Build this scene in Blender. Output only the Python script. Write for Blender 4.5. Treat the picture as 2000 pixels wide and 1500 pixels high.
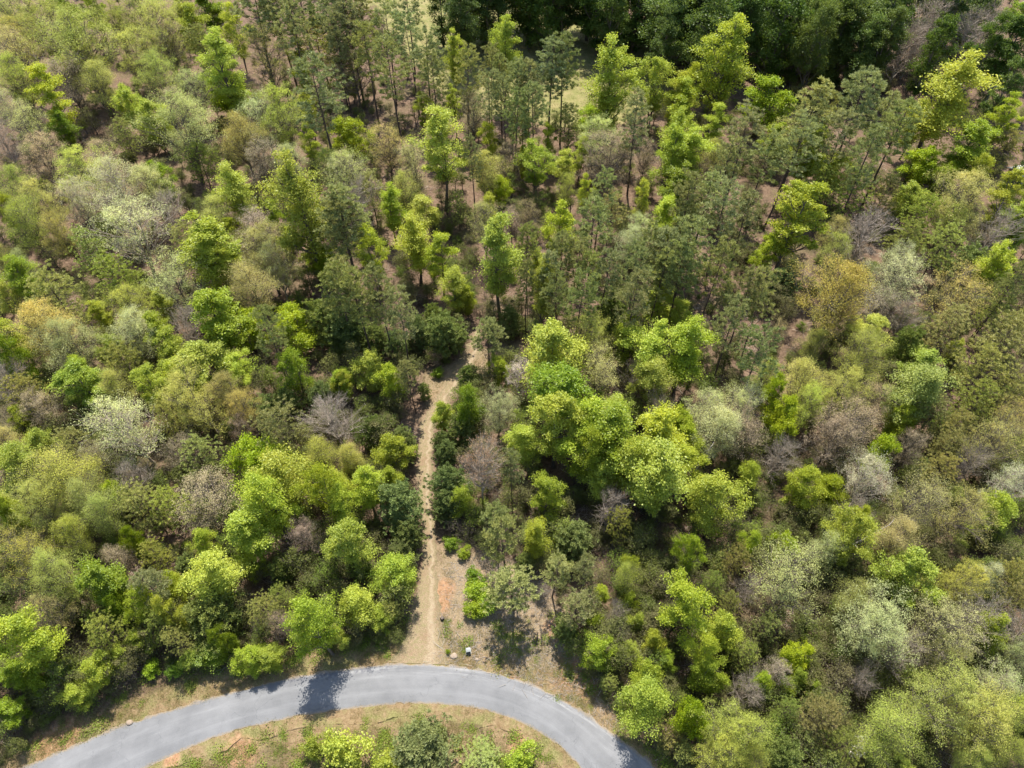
import bpy, math, random
import numpy as np
from mathutils import Vector
R = math.radians
random.seed(7); RNG = np.random.default_rng(7)
scene = bpy.context.scene
for o in list(bpy.data.objects): bpy.data.objects.remove(o)
COL = scene.collection

# ---------------------------------------------------------------- camera, sky, sun, exposure
CAM_H, PITCH, FPX = 85.0, R(50.0), 1333.33
cam = bpy.data.cameras.new('camera'); cam.sensor_width = 36; cam.lens = 24.0
cam.clip_start = 0.5; cam.clip_end = 6000
camo = bpy.data.objects.new('camera', cam); COL.objects.link(camo)
camo.location = (0, 0, CAM_H); camo.rotation_euler = (R(90) - PITCH, 0, 0)
scene.camera = camo
SUN_EL, SUN_AZ = R(62.0), R(-3.0)          # azimuth from +Y towards +X: the sun stands ahead of the camera
w = bpy.data.worlds.new('World'); scene.world = w; w.use_nodes = True
nt = w.node_tree; bg = nt.nodes['Background']
sky = nt.nodes.new('ShaderNodeTexSky'); sky.sky_type = 'NISHITA'; sky.sun_disc = False
sky.sun_elevation = SUN_EL; sky.sun_rotation = SUN_AZ; sky.air_density = 1.0; sky.dust_density = 1.0
nt.links.new(sky.outputs[0], bg.inputs[0]); bg.inputs[1].default_value = 0.14
sl = bpy.data.lights.new('sun', 'SUN'); sl.energy = 5.0; sl.angle = R(0.53); sl.color = (1.0, 0.955, 0.88)
so = bpy.data.objects.new('sun', sl); COL.objects.link(so)
sd = Vector((math.sin(SUN_AZ) * math.cos(SUN_EL), math.cos(SUN_AZ) * math.cos(SUN_EL), math.sin(SUN_EL)))
so.rotation_euler = sd.to_track_quat('Z', 'Y').to_euler(); so.location = (0, 60, 120)
scene.view_settings.view_transform = 'Standard'; scene.view_settings.look = 'None'
scene.view_settings.exposure = 1.0; scene.view_settings.gamma = 1.0
scene.render.engine = 'CYCLES'
scene.cycles.max_bounces = 8; scene.cycles.transmission_bounces = 6; scene.cycles.diffuse_bounces = 4
scene.cycles.glossy_bounces = 2

# ---------------------------------------------------------------- pixel -> place
CP, SP = math.cos(PITCH), math.sin(PITCH)
def at(px, py, z=0.0):
    """point on the level z seen at pixel (px,py) of the 2000x1500 photograph, and its depth"""
    dx, dy = (px - 1000) / FPX, (py - 750) / FPX
    d = (dx, CP - dy * SP, -SP - dy * CP)
    t = (z - CAM_H) / d[2]
    return d[0] * t, d[1] * t, t
def gp(px, py): return np.array(at(px, py)[:2])

# ---------------------------------------------------------------- mesh helpers
class MB:
    def __init__(s): s.v = []; s.f = []; s.n = 0; s.m = []; s.var = []
    def add(s, v, f, m=0, var=None):
        v = np.asarray(v, float); f = np.asarray(f, int)
        if len(f) == 0: return
        s.v.append(v); s.f.append((f + s.n, np.full(len(f), m), np.zeros(len(f)) if var is None else var)); s.n += len(v)
    def tube(s, pts, rad, sides=4, m=0, cap=False):
        pts = np.asarray(pts, float); n = len(pts)
        t = np.gradient(pts, axis=0); t /= np.linalg.norm(t, axis=1)[:, None] + 1e-9
        ref = np.array([0.31, 0.87, 0.12]) if abs(t[0][2]) > 0.7 else np.array([0.05, 0.1, 1.0])
        a = np.cross(t, ref); a /= np.linalg.norm(a, axis=1)[:, None] + 1e-9
        b = np.cross(t, a)
        ang = np.arange(sides) * 2 * math.pi / sides
        ring = a[:, None, :] * np.cos(ang)[None, :, None] + b[:, None, :] * np.sin(ang)[None, :, None]
        v = (pts[:, None, :] + ring * np.asarray(rad)[:, None, None]).reshape(-1, 3)
        f = []
        for i in range(n - 1):
            for k in range(sides):
                k2 = (k + 1) % sides
                f.append((i * sides + k, i * sides + k2, (i + 1) * sides + k2, (i + 1) * sides + k))
        s.add(v, f, m)
        if cap and sides == 4:
            s.add(v[-4:], [(0, 1, 2, 3)], m); s.add(v[:4], [(3, 2, 1, 0)], m)
    def box(s, lo, hi, m=0, taper=1.0):
        x0, y0, z0 = lo; x1, y1, z1 = hi; cx, cy = (x0 + x1) / 2, (y0 + y1) / 2
        q = lambda x, y, z, k: (cx + (x - cx) * k, cy + (y - cy) * k, z)
        v = [q(x0, y0, z0, 1), q(x1, y0, z0, 1), q(x1, y1, z0, 1), q(x0, y1, z0, 1),
             q(x0, y0, z1, taper), q(x1, y0, z1, taper), q(x1, y1, z1, taper), q(x0, y1, z1, taper)]
        s.add(v, [(3, 2, 1, 0), (4, 5, 6, 7), (0, 1, 5, 4), (1, 2, 6, 5), (2, 3, 7, 6), (3, 0, 4, 7)], m)
    def mesh(s, name, mats, smooth=False):
        me = bpy.data.meshes.new(name)
        v = np.concatenate(s.v)
        me.vertices.add(len(v)); me.vertices.foreach_set('co', v.ravel())
        loops = np.concatenate([f.ravel() for f, _, _ in s.f])
        tot = np.concatenate([np.full(len(f), f.shape[1]) for f, _, _ in s.f])
        start = np.concatenate([[0], np.cumsum(tot)[:-1]])
        me.loops.add(len(loops)); me.loops.foreach_set('vertex_index', loops)
        me.polygons.add(len(tot)); me.polygons.foreach_set('loop_start', start)
        me.polygons.foreach_set('material_index', np.concatenate([m for _, m, _ in s.f]))
        me.update(calc_edges=True); me.validate()
        if smooth: me.shade_smooth()
        var = np.concatenate([x for _, _, x in s.f])
        if var.any() and len(var) == len(me.polygons):
            a = me.attributes.new('var', 'FLOAT', 'FACE'); a.data.foreach_set('value', var.astype(np.float32))
        for m in mats: me.materials.append(m)
        return me
def link(name, me, parent=None):
    o = bpy.data.objects.new(name, me); COL.objects.link(o)
    if parent: o.parent = parent
    return o
def tag(o, label=None, cat=None, group=None, kind=None):
    if label: o['label'] = label
    if cat: o['category'] = cat
    if group: o['group'] = group
    if kind: o['kind'] = kind
    return o

# ---------------------------------------------------------------- materials
def newmat(name):
    m = bpy.data.materials.new(name); m.use_nodes = True
    t = m.node_tree; t.nodes.clear()
    out = t.nodes.new('ShaderNodeOutputMaterial')
    return m, t, out
def N(t, kind, **kw):
    n = t.nodes.new(kind)
    for k, v in kw.items(): setattr(n, k, v)
    return n
def noise(t, vec, scale, detail=4, rough=0.6, dist=0.0):
    n = N(t, 'ShaderNodeTexNoise'); n.inputs['Scale'].default_value = scale
    n.inputs['Detail'].default_value = detail; n.inputs['Roughness'].default_value = rough
    n.inputs['Distortion'].default_value = dist
    if vec: t.links.new(vec, n.inputs['Vector'])
    return n.outputs[0]
def ramp(t, fac, stops):
    r = N(t, 'ShaderNodeValToRGB'); t.links.new(fac, r.inputs[0]); e = r.color_ramp.elements
    while len(e) < len(stops): e.new(0.5)
    for i, (p, c) in enumerate(stops):
        e[i].position = p; e[i].color = (c, c, c, 1) if not hasattr(c, '__len__') else (*c, 1)
    return r.outputs[0]
def mix(t, fac, a, b, mode='MIX'):
    n = N(t, 'ShaderNodeMix', data_type='RGBA', blend_type=mode)
    for sock, v in ((n.inputs[0], fac), (n.inputs[6], a), (n.inputs[7], b)):
        if hasattr(v, 'default_value'): t.links.new(v, sock)
        elif hasattr(v, '__len__'): sock.default_value = (*v, 1)
        else: sock.default_value = v
    return n.outputs[2]
def mth(t, op, a, b=0.0, c=None):
    n = N(t, 'ShaderNodeMath', operation=op)
    for s, v in zip(n.inputs, (a, b, c)):
        if v is None: continue
        if hasattr(v, 'default_value'): t.links.new(v, s)
        else: s.default_value = v
    return n.outputs[0]
def attr(t, name):
    n = N(t, 'ShaderNodeAttribute'); n.attribute_name = name; return n.outputs['Fac']
def pos(t): return N(t, 'ShaderNodeNewGeometry').outputs['Position']
def objco(t): return N(t, 'ShaderNodeTexCoord').outputs['Object']
def principled(t, out, col, rough=0.9, spec=0.2, bump=None, bstr=0.4, bdist=0.05):
    p = N(t, 'ShaderNodeBsdfPrincipled')
    if hasattr(col, 'default_value'): t.links.new(col, p.inputs['Base Color'])
    else: p.inputs['Base Color'].default_value = (*col, 1)
    if hasattr(rough, 'default_value'): t.links.new(rough, p.inputs['Roughness'])
    else: p.inputs['Roughness'].default_value = rough
    p.inputs['Specular IOR Level'].default_value = spec
    if bump is not None:
        b = N(t, 'ShaderNodeBump'); b.inputs['Strength'].default_value = bstr; b.inputs['Distance'].default_value = bdist
        t.links.new(bump, b.inputs['Height']); t.links.new(b.outputs[0], p.inputs['Normal'])
    t.links.new(p.outputs[0], out.inputs[0]); return p

def leaf_material(name, trans, gloss=0.05, jitter=0.35, fixed=None):
    """leaf colour comes from the object's own colour; every leaf a little different"""
    m, t, out = newmat(name)
    if fixed is None:
        oi = N(t, 'ShaderNodeObjectInfo'); col = oi.outputs['Color']
    else:
        oi = N(t, 'ShaderNodeObjectInfo'); col = ramp(t, oi.outputs['Random'], fixed)
    va = attr(t, 'var')
    hsv = N(t, 'ShaderNodeHueSaturation'); t.links.new(col, hsv.inputs['Color'])
    t.links.new(mth(t, 'MULTIPLY_ADD', va, -0.036, 0.516), hsv.inputs['Hue'])
    t.links.new(mth(t, 'MULTIPLY_ADD', va, 2 * jitter, 1 - jitter), hsv.inputs['Value'])
    d = N(t, 'ShaderNodeBsdfDiffuse'); t.links.new(hsv.outputs[0], d.inputs[0])
    tr = N(t, 'ShaderNodeBsdfTranslucent')
    warm = mix(t, 1.0, hsv.outputs[0], (1.12, 1.08, 0.75), 'MULTIPLY'); t.links.new(warm, tr.inputs[0])
    ms = N(t, 'ShaderNodeMixShader'); ms.inputs[0].default_value = trans
    t.links.new(d.outputs[0], ms.inputs[1]); t.links.new(tr.outputs[0], ms.inputs[2])
    g = N(t, 'ShaderNodeBsdfGlossy'); g.inputs['Roughness'].default_value = 0.45
    g.inputs[0].default_value = (0.9, 0.95, 0.9, 1)
    m2 = N(t, 'ShaderNodeMixShader'); m2.inputs[0].default_value = gloss
    t.links.new(ms.outputs[0], m2.inputs[1]); t.links.new(g.outputs[0], m2.inputs[2])
    t.links.new(m2.outputs[0], out.inputs[0])
    return m
M = {}
M['leaf'] = leaf_material('broad_leaf', 0.5, 0.015, 0.30)
M['bud'] = leaf_material('young_leaf', 0.45, 0.01, 0.24)
M['needle'] = leaf_material('pine_needle', 0.3, 0.02, 0.35)
def bark_material(name, dark, light, use_obj=False):
    m, t, out = newmat(name); c = objco(t)
    f = noise(t, c, 3.0, 5, 0.7)
    col = ramp(t, f, [(0.3, dark), (0.75, light)])
    if use_obj:
        oi = N(t, 'ShaderNodeObjectInfo'); col = mix(t, 1.0, col, oi.outputs['Color'], 'MULTIPLY')
    principled(t, out, col, 0.92, 0.15, noise(t, c, 14, 3), 0.6, 0.03)
    return m
M['bark'] = bark_material('bark', (0.075, 0.058, 0.046), (0.20, 0.165, 0.135))
M['pale_bark'] = bark_material('pale_bark', (0.25, 0.195, 0.145), (0.48, 0.405, 0.325))
M['pine_bark'] = bark_material('pine_bark', (0.05, 0.038, 0.032), (0.15, 0.105, 0.08))

# ---------------------------------------------------------------- the lie of the land
OUT_PX = [(-60,1545),(40,1500),(122,1465),(157,1449),(238,1416),(315,1391),(395,1369),(469,1347),(507,1336),(577,1321),(682,1304),(755,1296),(825,1296),
          (895,1300),(947,1308),(1000,1321),(1052,1342),(1105,1368),(1157,1401),(1199,1434),(1245,1466),(1290,1502),(1330,1545)]
INN_PX = [(190,1546),(287,1500),(346,1471),(420,1440),(460,1428),(507,1416),(595,1397),(650,1389),(700,1383),(755,1377),(810,1374),(860,1375),(930,1383),
          (1000,1402),(1035,1420),(1070,1440),(1105,1469),(1133,1500),(1165,1545)]
def resample(p, n):
    p = np.asarray(p, float); d = np.concatenate([[0], np.cumsum(np.linalg.norm(np.diff(p, axis=0), axis=1))])
    s = np.linspace(0, d[-1], n); return np.stack([np.interp(s, d, p[:, k]) for k in range(p.shape[1])], 1)
def smooth(p, it=3):
    p = np.array(p)
    for _ in range(it): p[1:-1] = 0.25 * p[:-2] + 0.5 * p[1:-1] + 0.25 * p[2:]
    return p
def extend(p, L=70, turn=0.0):
    d0 = p[0] - p[3]; d0 /= np.linalg.norm(d0); d1 = p[-1] - p[-4]; d1 /= np.linalg.norm(d1)
    k = np.arange(1, 15)[:, None] * L / 14
    return np.concatenate([(p[0] + d0 * k)[::-1], p, p[-1] + d1 * k])
out_e = smooth(resample([gp(*q) for q in OUT_PX], 160), 12)
inn_e = smooth(resample([gp(*q) for q in INN_PX], 160), 12)
out_e, inn_e = extend(out_e), extend(inn_e)
mid_e = (out_e + inn_e) / 2
TL = [(762,1294),(783,1265),(807,1175),(824,1122),(824,1090),(826,1038),(820,975),(814,937),(820,850),(828,815),(842,797),(874,740),(895,703),(921,664),(932,640)]
TR = [(880,1298),(868,1265),(858,1175),(853,1122),(851,1090),(848,1020),(842,975),(843,937),(846,850),(853,820),(872,790),(908,730),(936,700),(940,664),(937,640)]
tl = smooth(resample([gp(*q) for q in TL], 120), 5); tr_ = smooth(resample([gp(*q) for q in TR], 120), 5)
tm = (tl + tr_) / 2
def dist(P, line):
    P = np.atleast_2d(P); best = np.full(len(P), 1e9)
    for a, b in zip(line[:-1], line[1:]):
        ab = b - a; t = np.clip(((P - a) @ ab) / (ab @ ab + 1e-9), 0, 1)
        best = np.minimum(best, np.linalg.norm(P - (a + t[:, None] * ab), axis=1))
    return best
def inpoly(P, poly):
    P = np.atleast_2d(P); c = np.zeros(len(P), bool); j = len(poly) - 1
    for i in range(len(poly)):
        a, b = poly[i], poly[j]
        k = ((a[1] > P[:, 1]) != (b[1] > P[:, 1])) & (P[:, 0] < (b[0] - a[0]) * (P[:, 1] - a[1]) / (b[1] - a[1] + 1e-12) + a[0])
        c ^= k; j = i
    return c
def soft(P, poly, w):
    d = dist(P, np.vstack([poly, poly[:1]])); s = np.where(inpoly(P, poly), d, -d)
    return np.clip(0.5 + s / w, 0, 1)
road_poly = np.vstack([out_e, inn_e[::-1]])
track_poly = np.vstack([tl, tr_[::-1]])
clear_poly = np.array([gp(*q) for q in [(845,1080),(866,1100),(880,1150),(905,1195),(940,1215),(985,1195),(1035,1205),(1062,1180),(1090,1215),(1092,1262),(1115,1310),(1160,1370),
                                         (1225,1445),(1150,1400),(1050,1345),(940,1308),(860,1300),(800,1298),(700,1306),(730,1290),(790,1262),(812,1175)]])
inner_poly = np.vstack([inn_e, [[60, 5], [60, -60], [-80, -60], [-80, 5]]])
meadow_poly = np.array([gp(*q) for q in [(640,-90),(700,0),(760,60),(830,150),(900,215),(1010,245),(1120,252),(1230,240),(1330,190),(1330,110),(1250,50),(1100,10),(1000,-30),(900,-60),(800,-90)]])
glade_poly = np.array([gp(*q) for q in [(826,722),(880,712),(905,690),(1015,668),(1030,700),(990,725),(920,735),(880,790),(838,800),(822,770)]])
open_poly = np.array([gp(*q) for q in [(850,1060),(905,1050),(960,1075),(1010,1090),(1060,1130),(1105,1200),(1130,1280),(1200,1400),(1080,1340),(840,1290)]])
def hgt(P):
    P = np.atleast_2d(P); x, y = P[:, 0], P[:, 1]
    h = 0.35 * np.sin(x * 0.071 + 1.3) * np.sin(y * 0.053) + 0.22 * np.sin(x * 0.19 + y * 0.13) + 0.13 * np.sin(x * 0.41 - y * 0.33 + 2)
    d = np.minimum(dist(P, mid_e) - 3.2, dist(P, tm) - 2.2)
    return h * np.clip(d / 9.0, 0, 1) ** 1.5
def blobs(P, L):
    r = np.zeros(len(P))
    for px, py, rad in L:
        c = gp(px, py); r = np.maximum(r, np.clip(1.4 - np.linalg.norm(P - c, axis=1) / rad, 0, 1))
    return r
def axis(fine0, fine1, step, far):
    a = list(np.arange(fine0, fine1 + 1e-6, step)); s = step; lo = a[0]; hi = a[-1]; L = []; Hh = []
    while hi < far: s = min(s * 1.22, 160); hi += s; Hh.append(hi); lo -= s; L.append(lo)
    return np.array(L[::-1] + a + Hh)
def ground_attrs(P):
    dr = dist(P, mid_e)
    A = {}
    A['grass'] = np.maximum.reduce([np.clip(1.5 - (dr - 2.8) / np.where(P[:, 0] < -8, 2.4, 1.4), 0, 1) * 0.97, soft(P, inner_poly, 2.0) * 0.55, soft(P, glade_poly, 2.5) * 0.35])
    A['dry'] = np.maximum.reduce([soft(P, clear_poly, 2.5), soft(P, open_poly, 3.0) * 0.8, soft(P, glade_poly, 3.0) * 0.95, soft(P, track_poly, 3.0) * 0.9])
    A['clay'] = blobs(P, [(1122,1310,2.6),(1145,1340,1.8),(1085,1230,1.6),(872,1150,1.5),(866,1180,1.2),(125,1432,2.0),(1000,1330,0.8),(335,1484,1.0),(1010,1450,1.0),
                          (960,1180,1.0),(470,1470,2.0),(90,1450,2.0),(1977,350,3.0)])
    A['meadow'] = soft(P, meadow_poly, 7.0)
    return A
gx, gy = axis(-75, 75, 0.7, 1500), axis(14, 120, 0.7, 1500)
GX, GY = np.meshgrid(gx, gy); P = np.stack([GX.ravel(), GY.ravel()], 1)
nx, ny = len(gx), len(gy)
idx = np.arange(nx * ny).reshape(ny, nx)
quads = np.stack([idx[:-1, :-1], idx[:-1, 1:], idx[1:, 1:], idx[1:, :-1]], -1).reshape(-1, 4)
near = dist(P, mid_e) < 2.9
z = hgt(P); z[near] -= 0.03
# ---- ground material
m, t, out = newmat('ground'); p = pos(t)
n1, n2, n3, n4 = noise(t, p, 0.35, 6, 0.65), noise(t, p, 2.2, 6, 0.7), noise(t, p, 7.0, 5, 0.75), noise(t, p, 0.12, 4)
lit = ramp(t, n2, [(0.28, (0.06, 0.04, 0.028)), (0.45, (0.155, 0.10, 0.066)), (0.58, (0.24, 0.16, 0.105)), (0.75, (0.36, 0.265, 0.185))])
lit = mix(t, mth(t, 'MULTIPLY', n3, 0.7), lit, ramp(t, n1, [(0.3, (0.085, 0.055, 0.037)), (0.7, (0.25, 0.175, 0.12))]))
lit = mix(t, ramp(t, n4, [(0.52, 0.0), (0.68, 0.55)]), lit, (0.12, 0.12, 0.045))
dry = ramp(t, n3, [(0.25, (0.17, 0.12, 0.07)), (0.45, (0.29, 0.215, 0.13)), (0.62, (0.39, 0.30, 0.195)), (0.8, (0.50, 0.42, 0.30))])
dry = mix(t, ramp(t, n2, [(0.55, 0.0), (0.72, 0.5)]), dry, (0.21, 0.20, 0.08))
dry = mix(t, ramp(t, n1, [(0.52, 0.0), (0.7, 0.6)]), dry, (0.33, 0.215, 0.135))
grs = ramp(t, n3, [(0.28, (0.10, 0.10, 0.03)), (0.5, (0.24, 0.22, 0.085)), (0.72, (0.40, 0.35, 0.17))])
grs = mix(t, ramp(t, n1, [(0.40, 0.0), (0.54, 0.85)]), grs, ramp(t, n2, [(0.3, (0.20, 0.12, 0.065)), (0.7, (0.40, 0.285, 0.17))]))
cla = ramp(t, n2, [(0.3, (0.30, 0.165, 0.085)), (0.55, (0.43, 0.255, 0.145)), (0.75, (0.52, 0.38, 0.25))])
mea = ramp(t, n3, [(0.3, (0.14, 0.15, 0.04)), (0.7, (0.33, 0.31, 0.12))])
mea = mix(t, ramp(t, n1, [(0.42, 0.0), (0.62, 0.7)]), mea, (0.36, 0.29, 0.14))
def blend(base, over, a, soften=0.10):
    f = mth(t, 'ADD', attr(t, a), mth(t, 'MULTIPLY', mth(t, 'ADD', mth(t, 'ADD', n1, mth(t, 'MULTIPLY', n2, 0.6)), -0.8), 1.1))
    return mix(t, ramp(t, f, [(0.5 - soften, 0.0), (0.5 + soften, 1.0)]), base, over)
c = blend(lit, mea, 'meadow'); c = blend(c, dry, 'dry', 0.18); c = blend(c, grs, 'grass', 0.2); c = blend(c, cla, 'clay', 0.25)
c = mix(t, 0.55, c, ramp(t, noise(t, p, 16, 3, 0.8), [(0.25, 0.35), (0.5, 0.62), (0.75, 1.0)]), 'MULTIPLY')
c = mix(t, 1.0, c, (1.22, 1.22, 1.22), 'MULTIPLY')
c = mix(t, 1.0, c, (0.78, 0.775, 0.77), 'MULTIPLY')
principled(t, out, c, 0.95, 0.1, n3, 0.8, 0.12); M['ground'] = m
def attrs_to(me, P):
    for k, v in ground_attrs(P).items():
        a = me.attributes.new(k, 'FLOAT', 'POINT'); a.data.foreach_set('value', v.astype(np.float32))
b = MB(); b.add(np.column_stack([P, z]), quads); me = b.mesh('ground', [M['ground']], True); attrs_to(me, P)
tag(link('ground', me), kind='structure')

# ---- road
m, t, out = newmat('asphalt'); p = pos(t)
f1, f2, f3 = noise(t, p, 0.25, 5, 0.6), noise(t, p, 22, 3, 0.8), noise(t, p, 1.6, 5, 0.65)
c = ramp(t, f1, [(0.3, (0.175, 0.175, 0.176)), (0.7, (0.262, 0.26, 0.258))])
c = mix(t, 0.65, c, ramp(t, f2, [(0.25, 0.45), (0.5, 0.72), (0.8, 1.0)]), 'MULTIPLY')
ac = attr(t, 'across'); al = attr(t, 'along')
cv = N(t, 'ShaderNodeCombineXYZ'); t.links.new(mth(t, 'MULTIPLY', al, 0.09), cv.inputs[0]); t.links.new(mth(t, 'MULTIPLY', ac, 5.0), cv.inputs[1])
st = noise(t, cv.outputs[0], 2.2, 5, 0.7)
c = mix(t, 0.5, c, ramp(t, st, [(0.3, 0.84), (0.6, 1.0)]), 'MULTIPLY')
# pale grit washed along the outer side of the bend, dark sealed patches
grit = mth(t, 'MULTIPLY', ramp(t, ac, [(0.55, 0.0), (0.95, 1.0)]), ramp(t, mth(t, 'MULTIPLY', al, 0.005), [(0.40, 0.0), (0.52, 1.0), (0.72, 1.0), (0.8, 0.4)]))
gsel = ramp(t, mth(t, 'ADD', mth(t, 'MULTIPLY', grit, 0.22), st), [(0.66, 0.0), (0.85, 0.6)])
c = mix(t, gsel, c, (0.36, 0.35, 0.335))
ty_ = mth(t, 'ABSOLUTE', mth(t, 'ADD', mth(t, 'ABSOLUTE', mth(t, 'ADD', ac, -0.5)), -0.2))
c = mix(t, mth(t, 'MULTIPLY', ramp(t, ty_, [(0.0, 0.22), (0.10, 0.0)]), ramp(t, st, [(0.35, 0.2), (0.6, 1.0)])), c, (0.30, 0.298, 0.295))
vo = N(t, 'ShaderNodeTexVoronoi', feature='DISTANCE_TO_EDGE'); vo.inputs['Scale'].default_value = 0.22
dp = N(t, 'ShaderNodeVectorMath', operation='ADD'); nz = N(t, 'ShaderNodeTexNoise'); nz.inputs['Scale'].default_value = 0.7; nz.inputs['Detail'].default_value = 6; t.links.new(p, nz.inputs['Vector'])
sc3 = N(t, 'ShaderNodeVectorMath', operation='SCALE'); sc3.inputs['Scale'].default_value = 2.5; t.links.new(nz.outputs['Color'], sc3.inputs[0]); t.links.new(p, dp.inputs[0]); t.links.new(sc3.outputs[0], dp.inputs[1]); t.links.new(dp.outputs[0], vo.inputs['Vector'])
c = mix(t, mth(t, 'MULTIPLY', ramp(t, vo.outputs['Distance'], [(0.0, 1.0), (0.012, 0.0)]), ramp(t, noise(t, p, 0.3, 3), [(0.45, 0.0), (0.6, 0.65)])), c, (0.10, 0.10, 0.10))
c = mix(t, ramp(t, noise(t, p, 0.9, 7, 0.75), [(0.60, 0.0), (0.74, 0.55)]), c, (0.16, 0.158, 0.16))
c = mix(t, ramp(t, noise(t, p, 5.5, 6, 0.8), [(0.66, 0.0), (0.72, 0.55)]), c, (0.36, 0.30, 0.22))
pat = mth(t, 'MULTIPLY', mth(t, 'MULTIPLY', ramp(t, ac, [(0.78, 0.0), (0.86, 1.0), (0.95, 1.0), (1.0, 0.0)]), ramp(t, mth(t, 'MULTIPLY', al, 0.005), [(0.46, 0.0), (0.49, 1.0), (0.54, 1.0), (0.57, 0.0)])), ramp(t, f3, [(0.45, 0.0), (0.55, 0.85)]))
c = mix(t, pat, c, (0.13, 0.13, 0.14))
edge = mth(t, 'ADD', mth(t, 'ABSOLUTE', mth(t, 'ADD', ac, -0.5)), mth(t, 'MULTIPLY', mth(t, 'ADD', f3, noise(t, p, 6, 4, 0.7)), 0.10))
c = mix(t, ramp(t, edge, [(0.535, 0.0), (0.59, 0.9)]), c, ramp(t, f2, [(0.3, (0.17, 0.12, 0.07)), (0.7, (0.34, 0.27, 0.18))]))
c = mix(t, 1.0, c, (0.87, 0.875, 0.88), 'MULTIPLY')
principled(t, out, c, 0.85, 0.3, f2, 0.25, 0.01); M['asphalt'] = m
n = 700; oe, ie = resample(out_e, n), resample(inn_e, n); me_ = resample(mid_e, n)
rr = np.random.default_rng(3)
def wob(n, s): 
    a = rr.normal(0, 1, n); k = np.exp(-np.linspace(-2, 2, 7) ** 2); return np.convolve(a, k / k.sum(), 'same') * s
K = 17; rows = []
wa, wb = wob(n, 0.2) + rr.normal(0, 0.04, n), wob(n, 0.2) + rr.normal(0, 0.04, n)
for i in range(n):
    dirv = oe[i] - ie[i]; L = np.linalg.norm(dirv); dirv /= L
    a = ie[i]; bb = oe[i]
    for k in range(K):
        u = k / (K - 1); q = a + (bb - a) * u
        if k == 0: q = q - dirv * wa[i]
        if k == K - 1: q = q + dirv * wb[i]
        rows.append((q[0], q[1], 0.012 + 0.07 * (1 - (2 * u - 1) ** 2)))
rows = np.array(rows); idx = np.arange(n * K).reshape(n, K)
quads = np.stack([idx[:-1, :-1], idx[1:, :-1], idx[1:, 1:], idx[:-1, 1:]], -1).reshape(-1, 4)
b = MB(); b.add(rows, quads[:, ::-1]); me = b.mesh('road', [M['asphalt']], True)
s_al = np.concatenate([[0], np.cumsum(np.linalg.norm(np.diff(me_, axis=0), axis=1))])
for nm, v in (('across', np.tile(np.linspace(0, 1, K), n)), ('along', np.repeat(s_al, K))):
    a = me.attributes.new(nm, 'FLOAT', 'POINT'); a.data.foreach_set('value', v.astype(np.float32))
tag(link('road', me), kind='structure')
ROADLEN = s_al[-1]

# ---- mown track
m, t, out = newmat('track'); p = pos(t)
n1, n2, n3 = noise(t, p, 0.4, 5), noise(t, p, 2.5, 6, 0.7), noise(t, p, 8, 5, 0.75)
c = ramp(t, n3, [(0.25, (0.15, 0.105, 0.062)), (0.45, (0.25, 0.185, 0.112)), (0.62, (0.33, 0.25, 0.155)), (0.8, (0.42, 0.34, 0.225))])
c = mix(t, ramp(t, n2, [(0.46, 0.0), (0.62, 0.7)]), c, (0.20, 0.185, 0.08))
c = mix(t, ramp(t, n1, [(0.5, 0.0), (0.66, 0.6)]), c, (0.235, 0.15, 0.095))
ac = attr(t, 'across'); ru = mth(t, 'MULTIPLY', ramp(t, mth(t, 'ABSOLUTE', mth(t, 'ADD', ac, -0.68)), [(0.05, 1.0), (0.13, 0.0)]), ramp(t, n2, [(0.35, 0.0), (0.6, 0.8)]))
c = mix(t, ru, c, (0.38, 0.30, 0.205))
ed = mth(t, 'ADD', mth(t, 'ABSOLUTE', mth(t, 'ADD', ac, -0.5)), mth(t, 'MULTIPLY', mth(t, 'ADD', n2, -0.5), 0.5))
c = mix(t, ramp(t, ed, [(0.28, 0.0), (0.48, 0.85)]), c, ramp(t, n3, [(0.3, (0.12, 0.095, 0.05)), (0.7, (0.27, 0.22, 0.125))]))
c = mix(t, 0.55, c, ramp(t, noise(t, p, 16, 3, 0.8), [(0.25, 0.35), (0.5, 0.62), (0.75, 1.0)]), 'MULTIPLY')
c = mix(t, 1.0, c, (1.1, 1.1, 1.1), 'MULTIPLY')
principled(t, out, c, 0.95, 0.1, n3, 0.8, 0.1); M['track'] = m
n, K = 300, 11; a_, b_ = resample(tl, n), resample(tr_, n); rows = []
wa, wb = wob(n, 0.3), wob(n, 0.3)
for i in range(n):
    d = b_[i] - a_[i]; L = np.linalg.norm(d); d /= L
    for k in range(K):
        u = k / (K - 1); q = a_[i] - d * wa[i] + (d * (L + wa[i] + wb[i])) * u
        rows.append((q[0], q[1], 0.02))
rows = np.array(rows); rows[:, 2] += hgt(rows[:, :2]) + 0.03 * np.sin(rows[:, 0] * 3) * np.sin(rows[:, 1] * 2.3) * 0.5 
idx = np.arange(n * K).reshape(n, K)
quads = np.stack([idx[:-1, :-1], idx[:-1, 1:], idx[1:, 1:], idx[1:, :-1]], -1).reshape(-1, 4)
b = MB(); b.add(rows, quads); me = b.mesh('dirt_track', [M['track']], True)
a = me.attributes.new('across', 'FLOAT', 'POINT'); a.data.foreach_set('value', np.tile(np.linspace(0, 1, K), n).astype(np.float32))
tag(link('dirt_track', me), kind='structure')

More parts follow.
